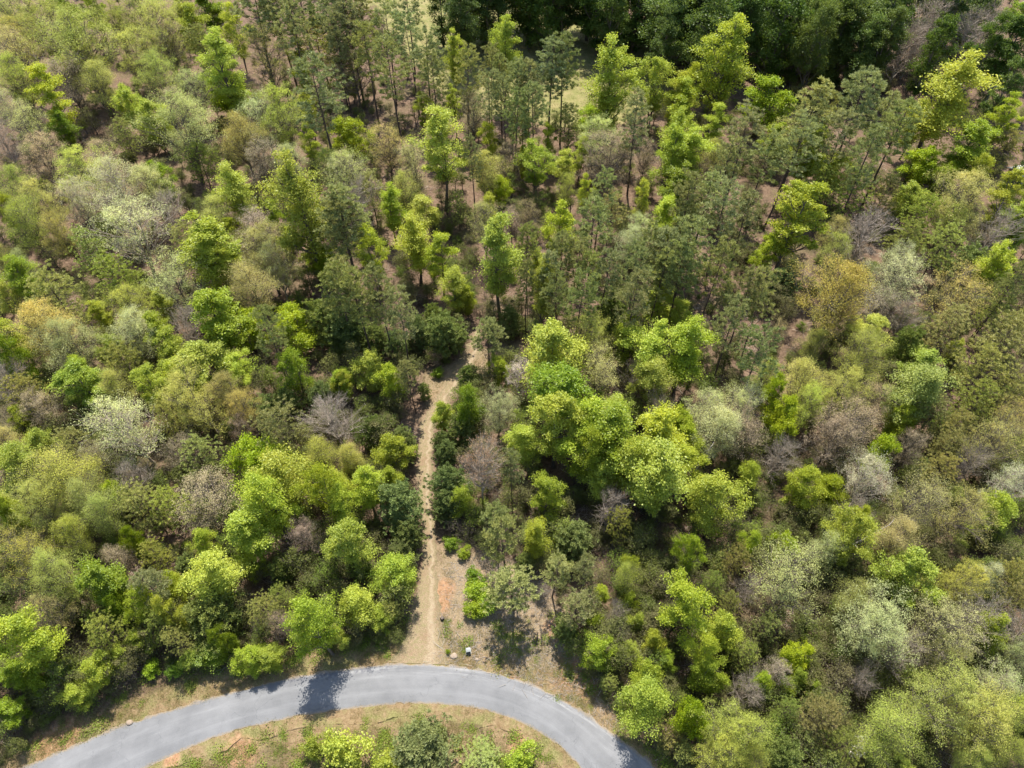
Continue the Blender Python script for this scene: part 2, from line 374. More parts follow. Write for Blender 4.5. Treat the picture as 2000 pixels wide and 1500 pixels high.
# ---- eroded bank along the inner side of the bend: a grassy lip that breaks off in a ragged ledge
n, K = 360, 22
def slow(n, s):
    k = rr.normal(0, 1, n // 11 + 3); return np.interp(np.linspace(0, len(k) - 1, n), np.arange(len(k)), k) * s * 0.6
ie = resample(inn_e[14:-14], n); tg = np.gradient(ie, axis=0); tg /= np.linalg.norm(tg, axis=1)[:, None]
nrm = np.stack([tg[:, 1], -tg[:, 0]], 1)
if (nrm[n // 2] @ (mid_e[len(mid_e) // 2] - inn_e[len(inn_e) // 2])) > 0: nrm = -nrm
u = np.linspace(0, 1, n)
edge_t = 1.55 + slow(n, 0.45) + wob(n, 0.05) ; lip = 0.6 * np.clip(-0.12 + slow(n, 0.6) + wob(n, 0.06), 0.0, 0.4) * np.clip(np.sin(u * math.pi) * 2, 0, 1)
rows = []
for i in range(n):
    for k in range(K):
        if k < 12: tt = edge_t[i] * k / 11; zz = 0.01 + (lip[i] * 0.75 + 0.04) * min(1, tt / max(edge_t[i], 0.2)) ** 0.8
        elif k < 16: j = (k - 11) / 4; tt = edge_t[i] + 0.10 * j - 0.06 * math.sin(j * 3.1); zz = 0.05 + lip[i] * 0.75 * (1 - j)
        else: j = (k - 15) / 6; tt = edge_t[i] + 0.10 + 1.2 * j; zz = 0.05 * (1 - j) - 0.02 * j
        q = ie[i] + nrm[i] * tt; rows.append((q[0], q[1], zz + 0.012))
rows = np.array(rows); rows[:, 2] += rr.normal(0, 0.012, len(rows)) * (np.arange(len(rows)) % K > 0) * (np.arange(len(rows)) % K < K - 1)
idx = np.arange(n * K).reshape(n, K)
quads = np.stack([idx[:-1, :-1], idx[1:, :-1], idx[1:, 1:], idx[:-1, 1:]], -1).reshape(-1, 4)
b = MB(); b.add(rows, quads); me = b.mesh('roadside_bank', [M['ground']], True); attrs_to(me, rows[:, :2])
if sum(p_.normal.z for p_ in me.polygons) < 0: me.flip_normals()
tag(link('roadside_bank', me), kind='structure')

# ---------------------------------------------------------------- tree prototypes (mesh data shared by the trees)
def leaves(b, c, nrm_bias, size, rng, m=0, var0=None, elong=1.5):
    """one folded diamond per leaf at centres c"""
    n = len(c)
    d = rng.normal(0, 1, (n, 3)); d[:, 2] *= 0.6; d /= np.linalg.norm(d, axis=1)[:, None]
    up = rng.normal(0, 0.55, (n, 3)) + nrm_bias
    s = np.cross(d, up); s /= np.linalg.norm(s, axis=1)[:, None] + 1e-9
    nn = np.cross(s, d)
    L = size * rng.uniform(0.6, 1.35, n)[:, None]
    v = np.stack([c - d * L * 0.5, c + s * L * 0.5 / elong + nn * L * 0.13, c + d * L * 0.5, c - s * L * 0.5 / elong + nn * L * 0.13], 1).reshape(-1, 3)
    f = np.arange(4 * n).reshape(n, 4)
    var = rng.uniform(0, 1, n) * 0.6 + (0.2 if var0 is None else var0 * 0.4)
    b.add(v, f, m, np.clip(var, 0.01, 1))
def curve(a, c, rng, bend, n=4, sag=0.0):
    a, c = np.asarray(a, float), np.asarray(c, float); L = np.linalg.norm(c - a)
    off = rng.normal(0, bend * L, 3); tt = np.linspace(0, 1, n)[:, None]
    return a + (c - a) * tt + off * (tt * (1 - tt)) * 4 * 0.5 + np.array([0, 0, sag * L]) * (tt * (1 - tt)) * 4
def broadleaf(seed, H, W, base, lobes, clumps, nleaf, lsize, wide=0.42, twigs=0, lobe_r=0.36, spread=0.55, leafmat='leaf', bark='bark', flat=0.6, stems=1, fill=0.75, tipsonly=False, limb=1.0):
    rng = np.random.default_rng(seed); tb, cb = MB(), MB()
    r0 = 0.012 * H + 0.05; RW = W / 2
    tops = []
    for s in range(stems):
        top = np.array([rng.normal(0, 0.05 * W) + (0.16 * W * math.cos(s * 2.4 + seed) if stems > 1 else 0), rng.normal(0, 0.05 * W) + (0.16 * W * math.sin(s * 2.4 + seed) if stems > 1 else 0), H * 0.86])
        pts = curve((0.1 * s, 0.06 * s, -0.4), top, rng, 0.025, 9); tops.append(pts)
        tb.tube(pts, np.linspace(1, 0.14, 9) * r0 / math.sqrt(stems) * np.array([1.35] + [1] * 8), 6)
    zc0 = base * H; a1, a2 = rng.uniform(0, 6.28, 2)
    asym = lambda p_: 1 + 0.16 * math.sin(p_ + a1) + 0.12 * math.sin(2 * p_ + a2)
    for i in range(lobes):
        u = (i + 0.5) / lobes; u = 0.04 + 0.94 * u
        ph = i * 2.39996 + rng.uniform(-0.8, 0.8) + seed
        if rng.uniform() < 0.08: continue
        prof = (math.sin(math.pi * min(1, max(0.0, u)) ** (math.log(0.5) / math.log(wide))) ** 0.62) if 0 < u < 1 else 0.1
        rad = RW * prof * (rng.uniform(0.45, 0.95) if i % 4 else rng.uniform(0.1, 0.4)) * asym(ph)
        zc = zc0 + (H * 0.93 - zc0) * u
        lr = RW * lobe_r * rng.uniform(0.6, 1.4) * (0.65 + 0.45 * prof); zc += rng.normal(0, 0.03 * H)
        c = np.array([rad * math.cos(ph), rad * math.sin(ph), zc]) 
        pts = tops[i % stems]; k = np.clip((zc - rad * rng.uniform(0.7, 1.2) - lr * 0.3) / (H * 0.86), base * 0.75, 0.97)
        kk = k * 8; i0 = int(min(kk, 7)); o = pts[i0] + (pts[i0 + 1] - pts[i0]) * (kk - i0)
        rl = r0 * (0.16 + 0.34 * (1 - u)) * limb
        lp = curve(o, c, rng, 0.12, 5, -0.05); tb.tube(lp, np.linspace(rl, rl * 0.35, 5), 5)
        cs = rng.normal(0, 1, (clumps, 3)); cs /= np.linalg.norm(cs, axis=1)[:, None]
        cs[:, 2] = np.where(cs[:, 2] < -0.25, -cs[:, 2] * 0.6, cs[:, 2])
        cc = c + cs * lr * rng.uniform(fill, 1.15, clumps)[:, None] * np.array([1, 1, 0.72])
        lv = rng.uniform(0, 1)
        for q in cc:
            j = rng.integers(2, 5); tw = curve(lp[j], q, rng, 0.13, 3)
            tb.tube(tw, [rl * 0.32, rl * 0.24, rl * 0.1 + 0.006], 3)
            ends = []
            for e in range(twigs):
                dv = rng.normal(0, 1, 3); dv[2] = abs(dv[2]) * 0.8; dv /= np.linalg.norm(dv)
                dirq = (q - lp[j]); dirq /= np.linalg.norm(dirq) + 1e-6
                e1 = q + (dv * 0.8 + dirq * 0.5) * lr * rng.uniform(0.35, 0.8)
                tb.tube(curve(tw[1 + e % 2], e1, rng, 0.12, 3), [rl * 0.16 + 0.006, rl * 0.11 + 0.005, 0.005], 3); ends.append(e1)
                if twigs > 4:
                    for _ in range(2):
                        e2 = e1 + (rng.normal(0, 1, 3) * 0.6 + dirq * 0.6 + np.array([0, 0, 0.3])) * lr * 0.3
                        tb.tube([(q + e1) / 2, e2], [0.011, 0.004], 3)
            if nleaf:
                sg = lr * spread * 0.5
                if tipsonly and ends:
                    e = np.array(ends)[rng.integers(0, len(ends), nleaf)]; pc = e + rng.normal(0, 1, (nleaf, 3)) * sg * 0.45
                else:
                    pc = q + rng.normal(0, 1, (nleaf, 3)) * np.array([sg, sg, sg * flat])
                bias = (q - c) / (lr + 1e-6) * 0.35 + np.array([0, 0, 0.55])
                leaves(cb, pc, bias, lsize, rng, 0, np.full(nleaf, 0.5 * lv + 0.5 * rng.uniform(0, 1)))
    tm_ = tb.mesh('trunk', [M[bark]], True)
    cm_ = cb.mesh('crown', [M[leafmat]]) if nleaf else None
    return dict(H=H, W=W, trunk=tm_, crown=cm_)
def pine(seed, H, W, base, nb, tufts, nneed, nl=0.42, droop=0.0, bush=0.55, width=0.045, power=0.7, matname='needle', up=0.55):
    rng = np.random.default_rng(seed); tb, cb = MB(), MB()
    r0 = 0.009 * H + 0.05
    pts = curve((0, 0, -0.4), (rng.normal(0, 0.02 * H), rng.normal(0, 0.02 * H), H * 0.97), rng, 0.012, 9)
    tb.tube(pts, np.linspace(1, 0.12, 9) * r0, 6)
    for i in range(nb):
        u = (i + rng.uniform(0, 1)) / nb; zc = base * H + (H * 0.965 - base * H) * u
        ph = i * 2.39996 + rng.uniform(-0.6, 0.6)
        L = W / 2 * min(1, (u + 0.12) / 0.34) ** 0.6 * (1 - u) ** power * 1.18 * rng.uniform(0.6, 1.12) + 0.25
        kk = zc / (H * 0.97) * 8; i0 = int(min(kk, 7)); o = pts[i0] + (pts[i0 + 1] - pts[i0]) * (kk - i0)
        rise = rng.uniform(0.1, 0.45) + 0.5 * u - droop
        e = o + np.array([math.cos(ph) * L, math.sin(ph) * L, L * rise])
        bp = curve(o, e, rng, 0.06, 5, -0.06); rb = r0 * 0.25 * (1 - 0.6 * u)
        tb.tube(bp, np.linspace(rb, rb * 0.25 + 0.004, 5), 3)
        nt_ = max(2, int(tufts * (0.45 + L / (W / 2) * 0.75)))
        cl = rng.uniform(0, 1)
        for k in range(nt_):
            s = (1 - bush) + bush * rng.uniform(0, 1) ** 0.6 if k else 1.0
            q = bp[0] + (bp[-1] - bp[0]) * s
            off = rng.normal(0, 1, 3) * L * 0.17 * np.array([1, 1, 0.6]); off[2] = abs(off[2]); q = q + off
            if k % 2 == 0: tb.tube([bp[0] + (bp[-1] - bp[0]) * max(0, s - 0.2), q], [rb * 0.3 + 0.004, 0.006], 3)
            dv = rng.normal(0, 1, (nneed, 3)); dv[:, 2] = np.abs(dv[:, 2]) * 0.9 + up - 0.35
            dv += (bp[-1] - bp[0]) / L * 0.35
            dv /= np.linalg.norm(dv, axis=1)[:, None]
            s_ = np.cross(dv, rng.normal(0, 1, (nneed, 3))); s_ /= np.linalg.norm(s_, axis=1)[:, None] + 1e-9
            ln = nl * rng.uniform(0.6, 1.25, nneed)[:, None]; st = q + dv * 0.03 - np.array([0, 0, 0.12]) * rng.uniform(0, 1, (nneed, 1))
            v = np.stack([st, st + dv * ln * 0.5 + s_ * width, st + dv * ln, st + dv * ln * 0.5 - s_ * width], 1).reshape(-1, 3)
            cb.add(v, np.arange(4 * nneed).reshape(nneed, 4), 0, np.clip(rng.uniform(0, 1, nneed) * 0.45 + 0.3 * rng.uniform(0, 1) + 0.25 * cl, 0.01, 1))
    return dict(H=H, W=W, trunk=tb.mesh('trunk', [M['pine_bark']], True), crown=cb.mesh('crown', [M[matname]]))

PR = {}
PR['dense'] = [broadleaf(11 + k, (17, 18, 15, 17, 18, 16, 17)[k], (8.5, 8, 9, 8.5, 7.5, 9, 9.5)[k], 0.24 + 0.02 * (k % 3), (28, 32, 26, 24, 30, 30, 36)[k], 9, 72, 0.245, (0.45, 0.52, 0.40, 0.50, 0.46, 0.38, 0.55)[k],
                         lobe_r=(0.30, 0.28, 0.32, 0.34, 0.30, 0.29, 0.26)[k], spread=0.6, stems=(1, 1, 2, 1, 1, 3, 2)[k], fill=0.4) for k in range(7)]
PR['tall'] = [broadleaf(21 + k, 22, (7.0, 7.5, 6.5, 7.2)[k], 0.26, 48, 8, 60, 0.25, (0.45, 0.38, 0.5, 0.42)[k], lobe_r=0.36, spread=0.6, fill=0.4) for k in range(4)]
PR['round'] = [broadleaf(31 + k, (9, 9, 8, 9)[k], (7, 7, 6.5, 7.5)[k], 0.11, 34, 9, 66, 0.20, (0.5, 0.44, 0.52, 0.47)[k], lobe_r=0.28, stems=(2, 3, 1, 2)[k], fill=0.45, spread=0.6) for k in range(4)]
PR['oak'] = [broadleaf(40 + k, 16, 9.0, 0.27, 26, 9, 112, 0.122, (0.46, 0.40, 0.52)[k % 3], twigs=3, leafmat='bud', stems=1 + k % 3, spread=0.75, tipsonly=(k % 2 == 0), lobe_r=(0.36, 0.31, 0.40)[k % 3], limb=1.3) for k in range(6)]
PR['thin'] = [broadleaf(50 + k, 16, 8.5, 0.27, 24, 9, 62, 0.12, 0.48, twigs=4, leafmat='bud', stems=1 + k % 2, tipsonly=True, lobe_r=0.38, spread=0.7, limb=1.4) for k in range(5)]
PR['palebark'] = [broadleaf(60 + k, 16, 9, 0.27, 24, 9, 60, 0.122, 0.48, twigs=4, leafmat='bud', bark='pale_bark', stems=1 + k % 2, tipsonly=True, lobe_r=0.38, spread=0.7, limb=1.5) for k in range(4)]
PR['bare'] = [broadleaf(70 + k, 14, 8.5, 0.26, 18, 8, 4, 0.15, 0.50, twigs=5, leafmat='bud', bark='pale_bark', tipsonly=True, lobe_r=0.42, limb=1.6) for k in range(3)]
PR['dying'] = [broadleaf(78, 15, 9, 0.42, 18, 9, 34, 0.14, 0.55, twigs=5, leafmat='bud', bark='pale_bark', tipsonly=True, lobe_r=0.40, limb=2.8)]
PR['wood'] = [broadleaf(75 + k, 22, 10, 0.06, 44, 8, 46, 0.36, 0.5, lobe_r=0.30, spread=0.7, fill=0.5) for k in range(3)]
PR['pine'] = [pine(80 + k, 20, 6, 0.44 + 0.04 * (k % 3), (46, 54, 40, 50, 44, 58)[k], 8, 24, 0.46, power=(0.35, 0.45, 0.3, 0.55, 0.4, 0.5)[k], bush=0.5) for k in range(6)]
PR['young'] = [pine(90 + k, 8, 5, 0.06, 84, 10, 24, 0.36, bush=0.8, power=0.42) for k in range(4)]
PR['scrub'] = [pine(100 + k, 13, 7, 0.28, 70, 8, 26, 0.30, droop=0.12, bush=0.8, width=0.035, power=0.45, up=0.35) for k in range(4)]
PR['bush'] = [broadleaf(110 + k, 3, 3.2, 0.05, 14, 9, 40, 0.20, 0.5, lobe_r=0.45, stems=3) for k in range(4)]

# kind: prototype pool, colours (leaf), height = a + b*w, crown centre fraction, words
KIND = {
 'G': (['dense', 'dense', 'tall'], [(0.365, 0.43, 0.042), (0.33, 0.41, 0.038), (0.39, 0.445, 0.055)], (5.5, 1.45), 0.60, 'bright green tree', 'broadleaf_tree', 'bright green tree'),
 'g': (['dense', 'tall'], [(0.215, 0.30, 0.018), (0.24, 0.32, 0.022)], (5.5, 1.4), 0.58, 'deep green tree', 'broadleaf_tree', 'deep green tree'),
 'A': (['tall'], [(0.385, 0.44, 0.06), (0.355, 0.425, 0.05)], (9, 1.9), 0.64, 'tall bright green poplar', 'poplar_tree', 'tall poplar'),
 'L': (['dense', 'round'], [(0.38, 0.455, 0.06), (0.35, 0.435, 0.05), (0.41, 0.465, 0.075)], (3.5, 1.2), 0.58, 'lime green tree', 'broadleaf_tree', 'lime green tree'),
 'R': (['round'], [(0.31, 0.405, 0.02), (0.34, 0.425, 0.024)], (2.2, 1.05), 0.55, 'rounded vivid yellow-green tree', 'rounded_tree', 'yellow-green tree'),
 'Y': (['oak'], [(0.46, 0.49, 0.10), (0.42, 0.47, 0.10), (0.49, 0.50, 0.12)], (6, 1.15), 0.62, 'yellow-olive oak in young leaf', 'oak_tree', 'yellow-olive oak'),
 'C': (['thin', 'palebark', 'oak'], [(0.54, 0.57, 0.25), (0.50, 0.54, 0.20), (0.58, 0.60, 0.30)], (6, 1.15), 0.64, 'pale silvery green oak', 'oak_tree', 'pale oak'),
 'T': (['oak', 'thin'], [(0.53, 0.47, 0.15), (0.50, 0.46, 0.14), (0.50, 0.47, 0.16)], (6, 1.15), 0.64, 'tan-gold oak with catkins', 'oak_tree', 'tan-gold oak'),
 'K': (['thin'], [(0.48, 0.38, 0.24), (0.45, 0.38, 0.21), (0.50, 0.42, 0.27)], (5, 1.15), 0.62, 'sparse pinkish brown tree', 'budding_tree', 'pinkish tree'),
 'B': (['bare'], [(0.42, 0.38, 0.27)], (5, 1.1), 0.60, 'bare grey leafless tree', 'bare_tree', 'bare tree'),
 'P': (['pine'], [(0.30, 0.325, 0.115), (0.32, 0.335, 0.125), (0.275, 0.315, 0.115)], (10, 1.9), 0.71, 'grey-green pine', 'pine_tree', 'pine'),
 'Q': (['young'], [(0.22, 0.27, 0.075), (0.20, 0.25, 0.07)], (1.2, 1.3), 0.54, 'bushy young pine', 'young_pine', 'young pine'),
 'O': (['scrub'], [(0.33, 0.35, 0.085), (0.35, 0.335, 0.10), (0.31, 0.36, 0.075)], (4.5, 1.15), 0.60, 'olive scrub pine', 'scrub_pine', 'scrub pine'),
 'D': (['wood', 'wood', 'wood', 'tall', 'dense'], [(0.10, 0.165, 0.026), (0.13, 0.185, 0.036), (0.10, 0.145, 0.03)], (13, 1.1), 0.50, 'tall dark green tree', 'woodland_tree', 'dark green tree'),  # leaf greens darkened to paint in the shade on the wood's near side
 'W': (['bush'], [(0.82, 0.82, 0.74)], (1.8, 1.0), 0.66, 'white flowering dogwood', 'dogwood_tree', 'white dogwood'),
 'S': (['bush'], [(0.22, 0.34, 0.03), (0.30, 0.40, 0.03)], (0.3, 0.8), 0.5, 'low green shrub', 'shrub', 'green shrub'),
}
# crown centres read off the photograph in nine enlarged tiles: origin of the tile, then (x, y, crown width, kind) in tile units of 0.35 px
TILES = [
((0, 0), [(60,30,220,'C'),(230,140,280,'Y'),(70,200,200,'T'),(380,60,220,'g'),(520,70,170,'G'),(620,110,190,'Y'),(780,60,240,'Y'),(900,180,280,'Y'),(1040,30,160,'L'),(1080,150,200,'G'),(1180,60,180,'g'),(1310,180,180,'G'),
 (1150,280,200,'O'),(1250,360,190,'A'),(440,260,360,'Y'),(950,290,190,'K'),(780,290,220,'Y'),(900,440,200,'Y'),(1090,510,190,'C'),(1480,320,250,'T'),(1660,320,140,'G'),(1700,430,120,'G'),(1400,60,230,'P'),(1560,80,200,'P'),
 (1700,60,200,'P'),(1850,80,220,'P'),(1960,160,200,'P'),(1620,180,200,'P'),(1790,260,220,'O'),(1900,380,240,'O'),(1250,510,220,'R'),(1800,560,260,'P'),(280,550,250,'G'),(380,470,220,'K'),(480,380,230,'Y'),(570,480,220,'Y'),
 (80,450,220,'Y'),(90,310,260,'T'),(30,600,160,'C'),(180,730,200,'C'),(350,720,140,'g'),(740,600,200,'L'),(850,680,210,'L'),(1020,730,330,'C'),(1000,590,150,'K'),(1340,760,240,'T'),(1470,680,220,'C'),(1590,640,260,'Y'),
 (1330,570,140,'L'),(1720,600,120,'G'),(1730,790,120,'G'),(1630,900,140,'C'),(1460,900,200,'K'),(1830,930,180,'Y'),(1950,1000,220,'C'),(480,950,260,'Y'),(640,1060,320,'C'),(860,1050,220,'C'),(930,1030,160,'g'),
 (1310,1080,220,'G'),(1680,1150,320,'A'),(720,1270,320,'C',dict(pool='palebark')),(940,1210,180,'B'),(80,1050,200,'Y'),(210,1110,200,'Y'),(130,1240,240,'Y'),(330,1280,200,'T'),(40,1180,150,'G'),(430,1120,180,'C'),(500,1380,230,'O'),
 (1070,1400,220,'O'),(1200,1430,300,'G'),(1340,1400,110,'W'),(1480,1420,260,'T'),(1300,1290,150,'L'),(1440,1280,200,'K'),(1930,1290,230,'P'),(1760,1460,150,'R'),(20,1450,120,'Y'),(130,1490,140,'C'),(600,1460,100,'L'),
 (1200,1200,180,'Y'),(600,900,160,'K'),(250,880,200,'K'),(1120,900,180,'O'),(700,780,160,'O'),(20,800,150,'B'),(1550,1250,170,'g')]),
((650, 0), [(60,120,180,'P'),(180,150,160,'P'),(300,180,190,'P'),(120,400,200,'K'),(340,420,220,'P'),(440,250,180,'P'),(520,330,180,'P'),(560,460,180,'P'),(670,290,120,'A'),(960,260,190,'A'),(740,440,160,'P'),(880,390,130,'P'),
 (940,430,130,'P'),(1000,510,150,'P'),(1215,430,200,'P'),(1290,420,190,'P'),(1100,490,140,'P'),(1560,440,250,'A'),(1800,460,240,'G'),(1130,620,150,'P'),(960,590,150,'P'),(870,580,140,'P'),(1010,650,150,'P'),(780,650,200,'K'),
 (680,590,120,'G'),(500,630,110,'G'),(1430,690,190,'R'),(1320,720,170,'O'),(1700,710,190,'P'),(90,740,240,'R'),(300,800,190,'T'),(600,790,230,'A'),(450,890,150,'C'),(890,800,130,'G'),(1060,720,140,'O'),(1210,790,110,'G'),
 (780,890,120,'P'),(1470,790,190,'C'),(1540,900,250,'K'),(1740,880,140,'K'),(1910,560,200,'G'),(1900,850,250,'G'),(1920,1060,200,'g'),(1060,880,80,'G'),(1140,930,230,'L'),(1280,930,150,'L'),(1380,880,140,'L'),(1290,1060,100,'Y'),
 (850,970,180,'Y'),(930,1060,140,'R'),(980,910,130,'K'),(80,960,210,'C'),(220,1080,200,'O'),(150,1160,220,'B'),(60,1260,230,'P'),(330,1190,150,'G'),(490,1190,200,'L'),(870,1160,130,'L'),(850,1250,180,'C'),(1090,1200,120,'K'),
 (1500,1060,150,'P'),(1570,1160,170,'O'),(1720,1130,130,'G'),(1410,1080,100,'G'),(1840,1240,170,'G'),(1700,1290,150,'C'),(1250,1270,210,'G'),(1470,1290,200,'P'),(460,1350,240,'G'),(230,1410,220,'G'),(600,1440,190,'G'),
 (930,1420,250,'A'),(1150,1480,130,'G'),(1090,1360,130,'P'),(1350,1440,160,'P'),(1270,1460,150,'P'),(1640,1370,130,'C'),(1880,1440,210,'P'),(1960,1270,120,'P'),(1760,1410,180,'P'),(1000,1230,120,'K'),(700,1150,130,'O'),
 (380,1050,150,'Y'),(700,130,220,'D'),(600,20,200,'D'),(860,40,220,'D'),(1080,-30,260,'D'),(1300,-30,280,'D'),(1500,10,280,'D'),(1700,30,260,'D'),(1890,90,240,'D'),(1790,140,150,'D'),(420,60,150,'P'),(30,250,170,'P'),(200,330,170,'P')]),
((1300, 0), [(170,170,160,'D'),(60,90,200,'D'),(400,70,200,'D'),(520,120,190,'D'),(650,150,220,'D'),(740,220,140,'G'),(830,290,240,'D'),(960,250,220,'D'),(900,90,220,'D'),(1060,80,200,'D'),(1180,50,130,'D'),(1270,60,260,'D'),
 (1100,310,200,'D'),(1520,50,200,'B'),(1420,180,300,'B'),(1650,240,280,'B'),(1320,300,220,'B'),(1790,190,220,'B'),(1750,40,200,'D'),(1950,160,220,'g'),(1910,330,240,'D'),(330,330,270,'A'),(160,460,130,'G'),(100,570,220,'G'),
 (280,700,160,'G'),(570,570,290,'R'),(790,620,250,'P'),(880,650,120,'P'),(1060,620,240,'P'),(1210,670,190,'P'),(1290,730,230,'P'),(1560,570,360,'G'),(1400,690,170,'G'),(1880,690,190,'G'),(1690,820,240,'G'),(1870,560,180,'D'),
 (1890,820,150,'O'),(960,800,180,'P'),(620,780,190,'L'),(790,850,230,'G'),(420,810,190,'P'),(330,900,170,'P'),(560,880,190,'P'),(680,890,200,'P'),(270,850,110,'Y'),(60,750,190,'G'),(110,870,220,'G'),(170,970,140,'K'),
 (950,970,190,'L'),(870,1040,200,'O'),(1040,1080,220,'O'),(1210,1090,180,'O'),(1120,900,200,'P'),(1430,940,220,'R'),(1550,1000,190,'R'),(1360,1100,180,'L'),(1650,1130,280,'T'),(1430,1210,200,'O'),(1340,1350,210,'O'),
 (1530,1380,230,'O'),(1900,1110,210,'G'),(1950,1240,190,'G'),(1830,1310,220,'B'),(1950,1370,140,'L'),(700,1280,320,'G'),(560,1410,150,'G'),(120,1190,190,'P'),(220,1130,200,'P'),(100,1440,240,'P'),(330,1210,210,'P'),(450,1220,180,'P'),
 (1080,1340,270,'B'),(940,1290,140,'T'),(950,1430,170,'Y'),(1300,1470,190,'C'),(1700,1480,180,'Q'),(1820,1480,170,'G'),(1560,1250,170,'Y'),(1740,1010,140,'G'),(40,1280,120,'L'),(1990,960,120,'D')]),
((0, 500), [(140,140,180,'g'),(50,240,180,'L'),(350,240,290,'O'),(250,400,310,'T'),(400,500,260,'C'),(640,150,250,'O'),(790,190,190,'O'),(1000,180,240,'C'),(740,290,220,'Y'),(920,290,110,'G'),(560,330,120,'G'),(800,410,210,'C'),
 (910,420,190,'G'),(1030,430,200,'B'),(1210,90,230,'G'),(1420,160,270,'T'),(1540,60,200,'C'),(1230,380,300,'g'),(1390,450,230,'R'),(1640,400,270,'R'),(1500,440,170,'P'),(1800,60,200,'R'),(1900,200,200,'P'),(1820,380,210,'Q'),
 (1940,410,180,'Q'),(60,440,160,'G'),(110,590,220,'g'),(60,730,200,'B'),(620,510,140,'L'),(700,600,230,'O'),(960,560,240,'L'),(1150,640,290,'L'),(1000,690,250,'L'),(850,740,210,'G'),(1320,650,200,'L'),(1090,820,290,'Y'),
 (500,740,290,'L'),(450,670,150,'G'),(640,740,190,'Y'),(700,930,340,'C'),(950,930,190,'O'),(1280,780,190,'T'),(1390,860,170,'T'),(1340,970,120,'K'),(1010,1080,180,'K'),(180,780,190,'O'),(260,840,170,'K'),(130,930,150,'L'),
 (1100,1130,240,'O'),(1450,1120,310,'R'),(1600,960,280,'O'),(1640,640,190,'g'),(1620,820,150,'Q'),(1770,800,150,'Q'),(1890,700,140,'L'),(1870,920,270,'B'),(1960,1150,150,'Y'),(1780,1100,190,'Y'),(240,1060,190,'L'),(100,1200,250,'L'),
 (350,1210,330,'Y'),(420,1090,220,'O'),(470,1360,220,'Y'),(640,1330,120,'G'),(220,1400,220,'Y'),(60,1410,140,'G'),(800,1400,240,'O'),(950,1380,220,'O'),(1180,1360,270,'K'),(1580,1240,380,'L'),(1800,1290,290,'G'),(1490,1390,290,'G'),
 (1910,1420,190,'G'),(560,1130,190,'K'),(60,930,130,'K'),(1480,880,150,'Q'),(20,1060,150,'T'),(760,1240,190,'B')]),
((650, 500), [(60,120,150,'P'),(150,250,190,'P'),(60,420,200,'Q'),(290,260,190,'P'),(370,330,190,'P'),(250,470,140,'Q'),(360,500,130,'Q'),(470,430,150,'Q'),(640,430,200,'Q'),(560,370,140,'Q'),(690,170,170,'G'),(750,240,120,'L'),(1160,160,150,'A'),
 (1080,150,120,'P'),(1220,100,160,'P'),(1250,230,150,'P'),(1370,250,180,'P'),(1420,100,160,'P'),(1560,310,190,'Q'),(1660,280,200,'P'),(1520,110,180,'P'),(1820,110,190,'P'),(1700,130,190,'P'),(1940,110,190,'P'),(865,440,165,'P',dict(H=13)),(1140,420,100,'Q'),
 (990,370,120,'Q'),(200,630,220,'L'),(320,700,180,'L'),(40,720,140,'L'),(430,680,120,'P',dict(H=12)),(520,760,60,'Q'),(1200,560,320,'L'),(1400,460,240,'Y'),(1830,260,210,'L'),(1660,450,220,'L'),(1770,560,280,'L'),(1930,330,190,'L'),(1960,570,220,'G'),(1800,720,210,'L'),
 (1490,640,220,'C',dict(col=(0.46,0.45,0.17))),(1040,660,130,'K',dict(col=(0.5,0.42,0.33))),(940,640,140,'L'),(780,830,200,'g'),(620,880,140,'L'),(710,980,160,'Q'),(920,860,180,'C'),(1280,830,270,'g'),(1250,960,270,'G'),
 (1420,950,250,'G'),(1100,1060,180,'G'),(1570,940,160,'G'),(1460,1060,250,'g'),(1810,1040,230,'G'),(1930,960,150,'L'),(1960,1060,170,'L'),(1640,1150,210,'G'),(1790,1210,290,'G'),(1500,1260,190,'L'),(1390,1150,190,'G'),(820,1140,260,'K',dict(pool='dying',H=16,cf=0.7,col=(0.40,0.26,0.18))),
 (630,1110,130,'Q'),(590,1040,110,'Q'),(1000,1190,130,'P',dict(H=13)),(640,1270,200,'Q'),(720,1370,170,'G',dict(H=7)),(600,1400,150,'Q'),(320,1080,230,'G',dict(H=9)),(420,1060,150,'Q'),(230,990,160,'Q'),(80,1170,130,'Y'),(330,1250,160,'L'),(60,1280,190,'L'),(190,1290,210,'G'),(370,1400,250,'Q'),
 (1180,1370,190,'G',dict(H=9)),(1560,1430,200,'B'),(1700,700,160,'B'),(1820,880,190,'B'),(750,690,110,'Q'),(590,650,60,'S'),(570,560,90,'K',dict(H=3))]),
((1300, 500), [(250,120,190,'P'),(460,200,190,'P'),(540,270,180,'P'),(640,180,160,'Q'),(960,240,370,'T',dict(col=(0.37,0.325,0.085))),(1270,140,250,'C'),(1660,220,260,'T',dict(col=(0.42,0.37,0.09))),(1810,310,200,'O'),(1940,160,160,'P'),(370,400,190,'P'),
 (520,580,210,'P'),(620,440,100,'K'),(1110,450,190,'L'),(1080,560,250,'Y'),(820,490,120,'Y'),(1330,540,190,'Q',dict(H=9)),(1560,430,250,'O'),(1850,480,290,'O'),(1620,530,100,'L'),(1420,640,230,'L',dict(col=(0.28,0.33,0.06))),(1420,770,280,'g',dict(col=(0.20,0.24,0.05))),
 (1760,660,290,'O'),(1700,830,230,'O'),(1920,770,220,'O'),(760,700,230,'Y'),(960,760,220,'Y'),(790,840,200,'Y'),(620,780,160,'R',dict(H=12)),(650,920,220,'R',dict(H=12)),(230,850,230,'C'),(400,850,250,'C'),(280,1000,250,'C'),(410,1010,230,'K'),
